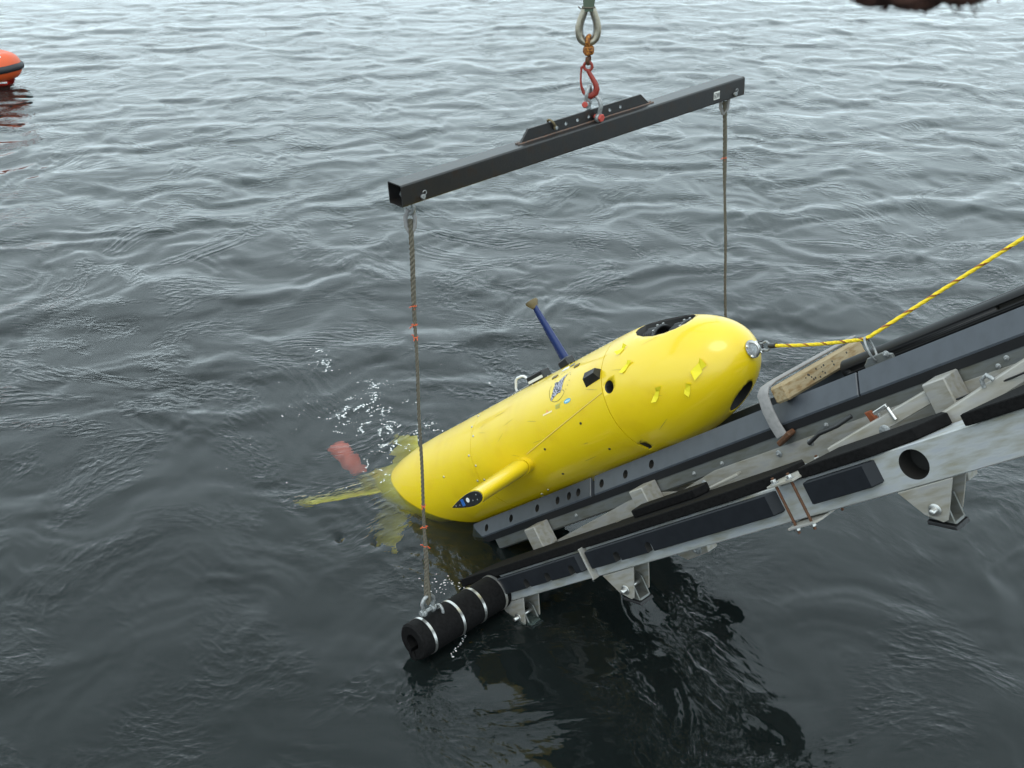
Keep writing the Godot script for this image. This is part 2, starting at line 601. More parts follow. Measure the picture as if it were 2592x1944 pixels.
func _ready() -> void:
	var cam := Camera3D.new()
	cam.name = "camera"
	cam.position = Vector3(0, CAM_H, 0)
	cam.rotation_degrees = Vector3(-27, 0, 0)
	cam.fov = 38.0
	cam.near = 0.05
	cam.far = 900.0
	var lens := CameraAttributesPhysical.new()
	lens.frustum_focal_length = 34.851
	lens.frustum_focus_distance = 9.0
	lens.frustum_near = 0.05
	lens.frustum_far = 900.0
	lens.exposure_aperture = 15.5
	cam.attributes = lens
	add_child(cam)
	var env := Environment.new()
	env.background_mode = Environment.BG_SKY
	var sky := Sky.new()
	var pm := PanoramaSkyMaterial.new()
	pm.panorama = sky_panorama()
	pm.energy_multiplier = 1.88
	sky.sky_material = pm
	env.sky = sky
	env.tonemap_mode = Environment.TONE_MAPPER_LINEAR
	env.tonemap_exposure = 1.0
	env.sdfgi_enabled = true
	env.ssao_enabled = true
	env.ssil_enabled = true
	env.volumetric_fog_enabled = true
	env.volumetric_fog_density = 0.0
	var we := WorldEnvironment.new()
	we.name = "daylight"
	we.environment = env
	add_child(we)
	var sun := DirectionalLight3D.new()
	sun.name = "sun_behind_cloud"
	sun.rotation_degrees = Vector3(-62, -25, 0)
	sun.light_energy = 0.35
	sun.light_angular_distance = 30.0
	sun.light_color = Color(1.0, 0.97, 0.92)
	sun.shadow_enabled = true
	add_child(sun)
	materials()
	sea()
	murk()
	ramp()
	submersible()
	spreader()
	hook_gear()
	tow_line()
	timber()
	raft()
	frayed_line()
	foam()

func murk() -> void:
	# suspended silt: the water round the vehicle swallows what lies deeper
	var fog := FogVolume.new()
	fog.name = "silty_water"
	fog.size = Vector3(16, 3.05, 14)
	fog.position = Vector3(0, -1.59, -10)
	var fm := FogMaterial.new()
	fm.density = 0.40
	fm.albedo = Color(0.18, 0.36, 0.33)
	fog.material = fm
	add_child(fog)
	tag(fog, "", "", "", "structure")

# ---------------------------------------------------------------- the vehicle
func hull_frame() -> Transform3D:
	return Transform3D(Basis(AX, NOR, LAT), HULL_O)

# on the hull's skin: s along, deg round from the viewer's side to the top
func skin(s: float, deg: float, off := 0.0) -> Vector3:
	var r := 0.45
	if s > 0.65:
		var t := clampf((s - 0.65) / 0.98, 0.0, 1.0)
		r = 0.45 * pow(1.0 - pow(t, 2.03), 1.0 / 2.03)
	r += off
	return Vector3(s, sin(deg_to_rad(deg)) * r, cos(deg_to_rad(deg)) * r)

# x along the hull, y round it, z outwards
func skin_frame(s: float, deg: float, off := 0.0) -> Transform3D:
	var p := skin(s, deg, off)
	var ts := (skin(s + 0.01, deg, off) - skin(s - 0.01, deg, off)).normalized()
	var tp := (skin(s, deg + 1.0, off) - skin(s, deg - 1.0, off)).normalized()
	tp = (tp - ts * tp.dot(ts)).normalized()
	return Transform3D(Basis(ts, tp, ts.cross(tp)), p)

const ALONG_Z := Basis(Vector3(0, 0, 1), Vector3(0, 1, 0), Vector3(-1, 0, 0))   # turns a lathe's x axis to z
const ALONG_Y := Basis(Vector3(0, 1, 0), Vector3(-1, 0, 0), Vector3(0, 0, 1))

func cylinder(r: float, h: float, seg := 24) -> MB:
	var m := MB.new()
	disc(m, r, h, Transform3D(), seg)
	return m

# a round bar along z of xf, its rims slightly chamfered
func disc(m: MB, r: float, h: float, xf: Transform3D, seg := 16, ch := 0.0) -> void:
	var p := [Vector2(-h / 2, 0), Vector2(-h / 2, r - ch)]
	if ch > 0.0:
		p.append_array([Vector2(-h / 2 + ch, r), Vector2(h / 2 - ch, r)])
	else:
		p[1] = Vector2(-h / 2, r)
	p.append_array([Vector2(h / 2, r - ch), Vector2(h / 2, 0)])
	m.lathe(p, xf * Transform3D(ALONG_Z, Vector3.ZERO), seg)

func hexagon(m: MB, r: float, h: float, xf: Transform3D) -> void:
	var p := PackedVector2Array()
	for i in 6:
		p.append(Vector2(cos(TAU * i / 6) * r, sin(TAU * i / 6) * r))
	m.prism(p, xf, h, h * 0.12)

func at(x: float, y: float, z: float) -> Transform3D:
	return Transform3D(Basis(), Vector3(x, y, z))

func foil(chord: float, thick: float, k := 12) -> PackedVector2Array:
	# leading edge at +x
	var up := []
	for i in k + 1:
		var t := float(i) / k
		t = t * t * (3.0 - 2.0 * t)
		var y := thick * 2.6 * (0.2969 * sqrt(t) - 0.126 * t - 0.3516 * t * t + 0.2843 * t * t * t - 0.1036 * t * t * t * t)
		up.append(Vector2(chord * (0.5 - t), y * 1.9))
	var r := PackedVector2Array(up)
	for i in range(k - 1, 0, -1):
		r.append(Vector2(up[i].x, -up[i].y))
	return r

# a wing: two foil outlines (in the xy plane of each frame) joined smoothly
func loft(m: MB, a: PackedVector2Array, fa: Transform3D, b: PackedVector2Array, fb: Transform3D, cap_a := true, cap_b := true) -> void:
	var k := a.size()
	var na := []
	for i in k:
		var d := a[(i + 1) % k] - a[(i + k - 1) % k]
		var o := Vector2(d.y, -d.x).normalized()
		if o.dot(a[i]) < 0.0:
			o = -o
		na.append(o)
	for i in k:
		var j := (i + 1) % k
		var p := [fa * Vector3(a[i].x, a[i].y, 0), fa * Vector3(a[j].x, a[j].y, 0), fb * Vector3(b[j].x, b[j].y, 0), fb * Vector3(b[i].x, b[i].y, 0)]
		var ni: Vector3 = fa.basis * Vector3(na[i].x, na[i].y, 0)
		var nj: Vector3 = fa.basis * Vector3(na[j].x, na[j].y, 0)
		m.tri(p[0], p[1], p[2], ni, nj, nj)
		m.tri(p[0], p[2], p[3], ni, nj, ni)
	for e in [[a, fa, cap_a, fa.origin - fb.origin], [b, fb, cap_b, fb.origin - fa.origin]]:
		if e[2]:
			var q: PackedVector2Array = e[0]
			for i in range(1, k - 1):
				m.flat(e[1] * Vector3(q[0].x, q[0].y, 0), e[1] * Vector3(q[i].x, q[i].y, 0), e[1] * Vector3(q[i + 1].x, q[i + 1].y, 0), e[3])

func submersible() -> void:
	var t := thing("survey_submersible", "yellow torpedo-shaped uncrewed submersible lying nose up on the launch ramp, tail under water", "submersible", hull_frame())
	var I := Transform3D()
	var pr := [Vector2(0.63, 0.0), Vector2(0.63, 0.45)]
	for i in range(1, 25):
		var a := float(i) / 24
		var tt := sin(a * PI / 2)
		pr.append(Vector2(0.65 + 0.98 * tt, 0.45 * pow(maxf(0.0, 1.0 - pow(tt, 2.03)), 1.0 / 2.03)))
	var nose := MB.new()
	nose.lathe(pr, I, 72)
	var cutters := []
	for q in [[0.70, 21.0, 0.046], [0.645, -46.0, 0.050]]:
		cutters.append([cylinder(q[2], 0.16, 28), skin_frame(q[0], q[1], -0.02), M.dark_hole])
	var sph := MB.new()
	sph.lathe([Vector2(-1, 0), Vector2(-0.92, 0.38), Vector2(-0.7, 0.71), Vector2(-0.38, 0.92), Vector2(0, 1), Vector2(0.38, 0.92), Vector2(0.7, 0.71), Vector2(0.92, 0.38), Vector2(1, 0)], I, 28)
	var hf := skin_frame(1.10, 82.0, 0.0)
	cutters.append([sph, hf * Transform3D(Basis.from_scale(Vector3(0.245, 0.17, 0.24)), Vector3.ZERO), M.dark_hole])
	cutters.append([sph, skin_frame(1.40, -84.0, 0.0) * Transform3D(Basis.from_scale(Vector3(0.14, 0.075, 0.13)), Vector3.ZERO), M.dark_hole])
	cut_part("nose_section", nose, M.yellow_paint, cutters, t)
	# what shows in the open hatch: coils of black cable and two clamps
	for k in 2:
		var cb := MB.new()
		var hub: Vector3 = hf * Vector3(-0.12 + 0.24 * k, 0.0, -0.125)
		var pts := []
		for i in 60:
			var a := TAU * i / 12.0
			pts.append(hub + hf.basis * Vector3(-0.05 + 0.02 * (i / 12), sin(a) * 0.11, cos(a) * 0.085))
		cb.tube(pts, 0.008, 6)
		part("cable_coil", cb, M.black_rubber, t)
		var cl := MB.new()
		var arc := []
		for i in 13:
			var a := PI * (i / 12.0 - 0.5)
			arc.append(hub + hf.basis * Vector3(0.05, sin(a) * 0.125, cos(a) * 0.11 - 0.02))
		cl.tube(arc, 0.014, 6)
		part("clamp", cl, M.black_plastic, t)
		for s in 3:
			var bt := MB.new()
			disc(bt, 0.009, 0.012, Transform3D(hf.basis, arc[4 + 2 * s] + hf.basis * Vector3(0, 0, 0.015)), 8)
			part("bolt", bt, M.stainless, t)
	var mid := MB.new()
	mid.lathe([Vector2(-1.127, 0), Vector2(-1.127, 0.45), Vector2(0.6235, 0.45), Vector2(0.6235, 0)], I, 96)
	part("centre_section", mid, M.yellow_paint, t)
	var seam := MB.new()
	seam.lathe([Vector2(-1.2, 0.3), Vector2(-1.2, 0.436), Vector2(0.66, 0.436), Vector2(0.66, 0.3)], I, 64)
	part("seam_ring", seam, M.dark_hole, t)
	var tail := MB.new()
	tail.lathe([Vector2(-4.0, 0.0), Vector2(-3.97, 0.05), Vector2(-3.8, 0.11), Vector2(-3.5, 0.2), Vector2(-3.2, 0.29), Vector2(-2.9, 0.365), Vector2(-2.6, 0.42), Vector2(-2.3, 0.445), Vector2(-2.0, 0.45), Vector2(-1.132, 0.45), Vector2(-1.132, 0)], I, 64)
	part("tail_section", tail, M.yellow_paint, t)
	# tail fins, each with a red-tipped rudder behind it
	for k in 4:
		var a := deg_to_rad([18.0, 128.0, 198.0, 308.0][k])
		var od := Vector3(0, sin(a), cos(a))
		var fm := MB.new()
		var f0 := Transform3D(Basis(Vector3(1, 0, 0), od.cross(Vector3(1, 0, 0)), od), Vector3(-3.12, 0, 0) + od * 0.2)
		var f1 := Transform3D(f0.basis, Vector3(-3.24, 0, 0) + od * [1.02, 0.70, 0.83, 0.83][k])
		loft(fm, foil(0.62, 0.06), f0, foil(0.44, 0.04), f1)
		part("tail_fin", fm, M.yellow_paint, t)
	var pod := MB.new()
	pod.lathe([Vector2(-0.3, 0), Vector2(-0.3, 0.10), Vector2(0.16, 0.10), Vector2(0.2, 0.06), Vector2(0.2, 0)], Transform3D(Basis(NOR_L, -AX_L, Vector3(0, 0, 1)), Vector3(-3.80, 0.50, 0.05)), 20)
	part("beacon", pod, M.beacon_red, t)
	# swept wing stub on the viewer's side
	for side in [1.0, -1.0]:
		var wg := MB.new()
		var rootf := Transform3D(Basis(Vector3(1, 0, 0), Vector3(0, 1, 0) * side, Vector3(0, 0, side)), Vector3(-0.66, -0.095, 0.36 * side))
		var colf := Transform3D(rootf.basis, Vector3(-0.675, -0.10, 0.485 * side))
		var tipf := Transform3D(rootf.basis, Vector3(-0.835, -0.148, 0.86 * side))
		loft(wg, foil(0.50, 0.135), colf, foil(0.47, 0.125), tipf)
		var wing := part("side_wing", wg, M.yellow_paint, t)
		var rt := MB.new()
		loft(rt, foil(0.52, 0.145), rootf, foil(0.52, 0.145), Transform3D(colf.basis, colf.origin - Vector3(0, 0, 0.006 * side)))
		part("wing_root", rt, M.yellow_paint, t)
		var cap := MB.new()
		var ci := foil(0.445, 0.112)
		cap.prism(ci, tipf * at(0, 0, 0.001), 0.012, 0.003)
		part("end_plate", cap, M.black_plastic, wing)
		if side > 0.0:
			var lb := MB.new()
			lb.prism(PackedVector2Array([Vector2(-0.045, -0.025), Vector2(-0.008, -0.025), Vector2(-0.008, 0.03), Vector2(-0.045, 0.03)]), tipf * at(-0.02, 0, 0.009), 0.003, 0.0005)
			part("blue_label", lb, M.blue_label, wing)
			var lc := MB.new()
			disc(lc, 0.019, 0.004, tipf * at(0.03, 0.006, 0.0095), 16)
			part("round_label", lc, M.white_label, wing)
			for q in [Vector2(0.16, 0.02), Vector2(0.09, -0.012), Vector2(-0.10, -0.006), Vector2(-0.15, 0.0), Vector2(0.15, -0.02)]:
				var sc := MB.new()
				disc(sc, 0.006, 0.004, tipf * at(q.x, q.y, 0.009), 8)
				part("screw", sc, M.galvanised, wing)
	# mast, antenna foot, lifting loop
	var mf := Transform3D(Basis(Vector3(0, 1, 0).rotated(Vector3(0, 0, 1), 0.10), Vector3(-1, 0, 0).rotated(Vector3(0, 0, 1), 0.10), Vector3(0, 0, 1)), Vector3(-0.04, 0.44, 0))
	var ms := MB.new()
	var oa := foil(0.10, 0.05, 8)
	var ob := foil(0.058, 0.03, 8)
	var up := mf.basis.x
	var mb0 := Basis(Vector3(1, 0, 0).rotated(Vector3(0, 0, 1), 0.10), Vector3(0, 0, -1), up)
	loft(ms, oa, Transform3D(mb0, mf.origin), ob, Transform3D(mb0, mf.origin + up * 0.545))
	var mast := part("antenna_mast", ms, M.blue_mast, t)
	var ct := MB.new()
	ct.lathe([Vector2(0.525, 0), Vector2(0.525, 0.024), Vector2(0.545, 0.034), Vector2(0.572, 0.052), Vector2(0.588, 0.05), Vector2(0.592, 0)], mf, 20)
	part("mast_cap", ct, M.mast_cap, mast)
	var ft := MB.new()
	ft.box(Transform3D(mb0, mf.origin + up * 0.035), Vector3(0.125, 0.085, 0.07), 0.012)
	part("mast_foot", ft, M.black_plastic, mast)
	var hk := MB.new()
	var lp := []
	for q in [[-0.77, 0.445], [-0.765, 0.485], [-0.72, 0.545], [-0.69, 0.555], [-0.63, 0.552], [-0.60, 0.54], [-0.56, 0.49], [-0.555, 0.445]]:
		lp.append(Vector3(q[0], q[1], -0.02))
	hk.tube(lp, 0.010, 8)
	var loop := part("lifting_loop", hk, M.raft_white, t)
	var pb := MB.new()
	pb.box(at(-0.66, 0.452, -0.02), Vector3(0.26, 0.02, 0.07), 0.004)
	part("loop_base", pb, M.galvanised, loop)
	var bx := MB.new()
	bx.box(at(-0.415, 0.475, 0.0), Vector3(0.22, 0.085, 0.09), 0.008)
	var box := part("release_box", bx, M.black_plastic, t)
	var bl := MB.new()
	bl.box(at(-0.415, 0.470, 0.0465), Vector3(0.19, 0.022, 0.004), 0.001)
	part("white_strip", bl, M.white_label, box)
	# wedge-shaped sensor by the seam
	var wd := MB.new()
	var wf := skin_frame(0.535, 36.0, 0.0)
	var base_w := [Vector3(-0.085, -0.045, -0.006), Vector3(0.08, -0.03, -0.006), Vector3(0.085, 0.045, -0.006), Vector3(-0.055, 0.05, -0.006)]
	var top_w := [Vector3(-0.06, 0.0, 0.05), Vector3(0.075, 0.0, 0.06), Vector3(0.08, 0.04, 0.05), Vector3(-0.045, 0.045, 0.045)]
	for i in 4:
		var j := (i + 1) % 4
		var hint: Vector3 = wf.basis * (base_w[i] + base_w[j])
		wd.quad(wf * base_w[i], wf * base_w[j], wf * top_w[j], wf * top_w[i], hint)
	wd.quad(wf * top_w[0], wf * top_w[1], wf * top_w[2], wf * top_w[3], wf.basis.z)
	part("wedge_sensor", wd, M.black_plastic, t)
	# small fittings near the mast
	for q in [[0.085, 70.0, 0.05, "raft_white"], [0.17, 70.5, 0.035, "galvanised"], [0.26, 64.0, 0.045, "mast_cap"], [-0.02, 64.5, 0.045, "mast_cap"]]:
		var sm := MB.new()
		sm.box(skin_frame(q[0], q[1], 0.002), Vector3(q[2] * 1.4, q[2] * 0.6, 0.01), 0.002)
		part("hull_fitting", sm, M[q[3]], t)
	for q in [[-1.16, 54.0], [-1.09, 40.0], [-1.16, 21.0], [-1.10, 8.0], [-1.17, -7.0], [-1.08, -9.0], [-0.60, -52.0], [-0.72, -55.0], [0.30, 2.0], [-0.20, -6.0], [0.38, -32.0], [-0.25, -38.0], [-1.16, 70.0], [-1.6, 12.0]]:
		var b := MB.new()
		disc(b, 0.010, 0.008, skin_frame(q[0], q[1], 0.002), 10, 0.002)
		part("hull_screw", b, M.stainless if q[0] < -0.5 else M.dark_hole, t)
	# the manta emblem, ring, dots and stickers are printed on a skin laid on the hull
	decal(t)
	# a thin cord along the flank
	var cd := MB.new()
	var cp := []
	for i in 25:
		var u := i / 24.0
		cp.append(skin(lerpf(0.62, -0.42, u), lerpf(19.0, -3.0, u), 0.003))
	cd.tube(cp, 0.0026, 5)
	part("flank_cord", cd, M.cream_line, t)
	# crumpled scraps of tape over small openings in the nose
	rng.seed = 5
	for q in [[0.828, 52.0, 0.10, 0.030, 0.5], [0.89, 32.0, 0.12, 0.032, 0.55], [1.40, 2.0, 0.13, 0.060, 0.5], [1.075, -3.0, 0.13, 0.030, 0.7], [1.28, -13.0, 0.09, 0.036, 0.8]]:
		var tm := MB.new()
		var tf := skin_frame(q[0], q[1], 0.0)
		tf.basis = tf.basis * Basis(Vector3(0, 0, 1), q[4])
		# a strip in three bent facets, stuck down in the middle, one corner lifting
		var L: float = q[2] * 0.95
		var W: float = q[3] * 1.1
		var cross := []
		for i in 4:
			var u := (i / 3.0 - 0.5) * L
			var w: float = W * [0.8, 1.0, 0.65, 0.95][i]
			var z: float = [0.010, 0.004, 0.005, 0.016][i] - u * u * 0.45
			var sk := rng.randf_range(-0.35, 0.35) * W
			var lift := rng.randf_range(0.0, 0.022) if i == 3 or i == 0 else 0.002
			cross.append([tf * Vector3(u + sk, -w * 0.5, z), tf * Vector3(u - sk, w * 0.5, z + lift - w * w * 0.5)])
		for i in 3:
			tm.flat(cross[i][0], cross[i + 1][0], cross[i + 1][1], tf.basis.z)
			tm.flat(cross[i][0], cross[i + 1][1], cross[i][1], tf.basis.z)
		part("tape_scrap", tm, M.yellow_tape, t)
	# scuffs and runs in the paint
	for i in 16:
		var sm := MB.new()
		var s := rng.randf_range(-1.6, 1.1)
		var deg := rng.randf_range(-40.0, 55.0)
		var ds := rng.randf_range(0.03, 0.16)
		var dd := rng.randf_range(-7.0, 7.0)
		var w := rng.randf_range(0.0007, 0.0018)
		var last := []
		for j in 7:
			var u := j / 6.0
			var wj := w * (0.3 + sin(u * PI)) / 0.45
			var row := [skin(s + ds * u, deg + dd * u - rad_to_deg(wj), 0.0016), skin(s + ds * u, deg + dd * u + rad_to_deg(wj), 0.0016)]
			if j > 0:
				sm.quad(last[0], last[1], row[1], row[0], row[0] * Vector3(0, 1, 1))
			last = row
		part("scuff_mark", sm, M.scuff_mark, t)
	# beads of water left along the top
	var wb := MB.new()
	for i in 170:
		var s := rng.randf_range(-1.9, 0.6)
		var fr := skin_frame(s, 90.0 + rng.randfn(4.0, 9.0), 0.001)
		var r := 0.002 + 0.0045 * rng.randf() * rng.randf()
		wb.lathe([Vector2(0, r), Vector2(r * 0.5, r * 0.75), Vector2(r * 0.7, 0)], fr * Transform3D(ALONG_Z, Vector3.ZERO), 6)
	tag(part("water_beads", wb, M.water_bead, t), "", "", "", "stuff")
	# nose plate and eye
	var np := MB.new()
	var nf := Transform3D(Basis(Vector3(0, 0, -1), Vector3(0, 1, 0), Vector3(1, 0, 0)), Vector3(1.633, -0.03, 0.0))
	disc(np, 0.062, 0.012, nf, 28, 0.003)
	var plate := part("nose_plate", np, M.galvanised, t)
	var ey := MB.new()
	var ep := []
	for i in 13:
		var a := PI * i / 12.0
		ep.append(Vector3(1.620 + sin(a) * 0.065, -0.03 + cos(a) * 0.05, 0.0))
	ey.tube(ep, 0.011, 8)
	part("towing_eye", ey, M.stainless, plate)
	for q in [Vector2(0.05, 0.03), Vector2(-0.05, 0.03), Vector2(0.05, -0.04), Vector2(-0.05, -0.04)]:
		var nb := MB.new()
		hexagon(nb, 0.011, 0.012, nf * at(q.x, q.y, 0.01))
		part("bolt", nb, M.stainless, plate)

const NOR_L := Vector3(0, 1, 0)
const AX_L := Vector3(1, 0, 0)

func in_poly(p: Vector2, poly: PackedVector2Array) -> bool:
	return Geometry2D.is_point_in_polygon(p, poly)

func decal(t: Node3D) -> void:
	var manta := PackedVector2Array([Vector2(.184, 58.6), Vector2(.153, 53.6), Vector2(.15, 43.5), Vector2(.148, 42.2), Vector2(.134, 38.6), Vector2(.117, 39.3), Vector2(.08, 38.4), Vector2(.027, 34.8), Vector2(.018, 34.4), Vector2(.019, 37.5), Vector2(.032, 44), Vector2(.033, 48.8), Vector2(.042, 49.9), Vector2(.028, 53.4), Vector2(.039, 54.5), Vector2(.079, 52.9), Vector2(.117, 56.2)])
	var ring := PackedVector2Array([Vector2(-.009, 52.4), Vector2(-.015, 49.5), Vector2(-.018, 47), Vector2(-.013, 43.5), Vector2(-.003, 40.2), Vector2(.011, 36.8), Vector2(.036, 33.9), Vector2(.065, 32), Vector2(.091, 31.5), Vector2(.116, 31.5), Vector2(.141, 32.5), Vector2(.166, 34.2), Vector2(.182, 36.2), Vector2(.186, 37.4), Vector2(.18, 39.1), Vector2(.171, 39.9), Vector2(.153, 40.7)])
	var dots := [Vector2(.203, 58.2), Vector2(.223, 54.9), Vector2(.23, 47.7), Vector2(.22, 42.9), Vector2(.205, 39.4), Vector2(.046, 61.4), Vector2(-.005, 67.2), Vector2(.017, 58.5), Vector2(.075, 63.1), Vector2(.106, 63.6)]
	var s0 := -0.12
	var s1 := 0.30
	var d0 := 22.0
	var d1 := 70.0
	var w := 420
	var h := 420
	var asp := 0.45 * PI / 180.0
	rng.seed = 9
	var spots := []
	for i in 420:
		spots.append(Vector2(rng.randf_range(0.01, 0.19), rng.randf_range(34, 59) * asp))
	var im := Image.create(w, h, false, Image.FORMAT_RGBA8)
	for y in h:
		for x in w:
			var p := Vector2(lerpf(s0, s1, (x + 0.5) / w), lerpf(d1, d0, (y + 0.5) / h))
			var m := Vector2(p.x, p.y * asp)
			var c := Color(0, 0, 0, 0)
			if in_poly(p, manta):
				c = Color(0.13, 0.13, 0.17, 1)
				var hit := false
				for q in spots:
					if absf(q.x - m.x) < 0.0042 and m.distance_squared_to(q) < 0.0000145:
						hit = true
						break
				if hit:
					c = Color(0.72, 0.72, 0.78, 1)
			else:
				for i in ring.size() - 1:
					var a := Vector2(ring[i].x, ring[i].y * asp)
					var b := Vector2(ring[i + 1].x, ring[i + 1].y * asp)
					if m.distance_to(Geometry2D.get_closest_point_to_segment(m, a, b)) < 0.0018:
						c = Color(0.25, 0.22, 0.05, 1)
				for q in dots:
					if m.distance_to(Vector2(q.x, q.y * asp)) < 0.0045:
						c = Color(0.42, 0.37, 0.12, 1)
				var bl := (m - Vector2(0.221, 26.9 * asp)) / Vector2(0.042, 0.017)
				if bl.length() < 1.0:
					c = Color(0.30, 0.62, 0.72, 1) if absf(bl.y) > 0.35 or absf(bl.x) > 0.7 or sin(bl.x * 17.0) > 0.3 else Color(0.85, 0.92, 0.92, 1)
				var gr := m - Vector2(0.102, 26.3 * asp)
				if absf(gr.x) < 0.028 and absf(gr.y) < 0.016 and (absf(gr.y) > 0.011 or sin(gr.x * 700.0) > 0.0 or gr.y > 0.006):
					c = Color(0.66, 0.66, 0.36, 1)
				var wh := m - Vector2(-0.033, 24.6 * asp)
				if absf(wh.x) < 0.058 and absf(wh.y) < 0.006:
					c = Color(0.93, 0.86, 0.68, 1)
				var tr := m - Vector2(-0.034, 26.6 * asp)
				if tr.y > -0.009 and tr.y < 0.016 and absf(tr.x) < (0.016 - tr.y) * 0.55:
					c = Color(0.92, 0.58, 0.36, 1)
			im.set_pixel(x, y, c)
	var mt := StandardMaterial3D.new()
	mt.resource_name = "printed_emblem"
	mt.albedo_texture = ImageTexture.create_from_image(im)
	mt.transparency = BaseMaterial3D.TRANSPARENCY_ALPHA_SCISSOR
	mt.alpha_scissor_threshold = 0.5
	mt.roughness = 0.4
	var mb := MB.new()
	var k := 24
	for i in k:
		var pa := lerpf(d1, d0, float(i) / k)
		var pb := lerpf(d1, d0, float(i + 1) / k)
		var q := [[s0, pa, Vector2(0, float(i) / k)], [s1, pa, Vector2(1, float(i) / k)], [s1, pb, Vector2(1, float(i + 1) / k)], [s0, pb, Vector2(0, float(i + 1) / k)]]
		for f in [[0, 1, 2], [0, 2, 3]]:
			for e in f:
				mb.v.append(skin(q[e][0], q[e][1], 0.0018))
				mb.n.append(Vector3(0, sin(deg_to_rad(q[e][1])), cos(deg_to_rad(q[e][1]))))
				mb.uv.append(q[e][2])
	part("manta_emblem", mb, mt, t)
# ---------------------------------------------------------------- the launch ramp
# ramp axes: x up the slope, y out of it, z across it towards the viewer
const PLAN := Basis(Vector3(1, 0, 0), Vector3(0, 0, 1), Vector3(0, -1, 0))     # polygon of (s, l), thickness along n
const SECT := Basis(Vector3(0, 0, 1), Vector3(0, 1, 0), Vector3(-1, 0, 0))     # polygon of (l, n), length along s

func poly(a: Array) -> PackedVector2Array:
	var p := PackedVector2Array()
	for i in range(0, a.size(), 2):
		p.append(Vector2(a[i], a[i + 1]))
	return p

func mirror(p: PackedVector2Array) -> PackedVector2Array:
	var r := PackedVector2Array()
	for q in p:
		r.append(Vector2(-q.x, q.y))
	return r

func flip(p: PackedVector2Array) -> PackedVector2Array:
	var r := PackedVector2Array()
	for q in p:
		r.append(Vector2(q.x, -q.y))
	return r

func bolt(parent: Node, xf: Transform3D, r := 0.014, called := "bolt", washer := true) -> void:
	var b := MB.new()
	if washer:
		disc(b, r * 1.9, 0.005, xf * at(0, 0, 0.002), 16, 0.001)
	hexagon(b, r, r * 0.9, xf * at(0, 0, 0.004 + r * 0.45))
	disc(b, r * 0.55, r * 0.8, xf * at(0, 0, 0.004 + r * 1.2), 10, r * 0.1)
	part(called, b, M.galvanised, parent)

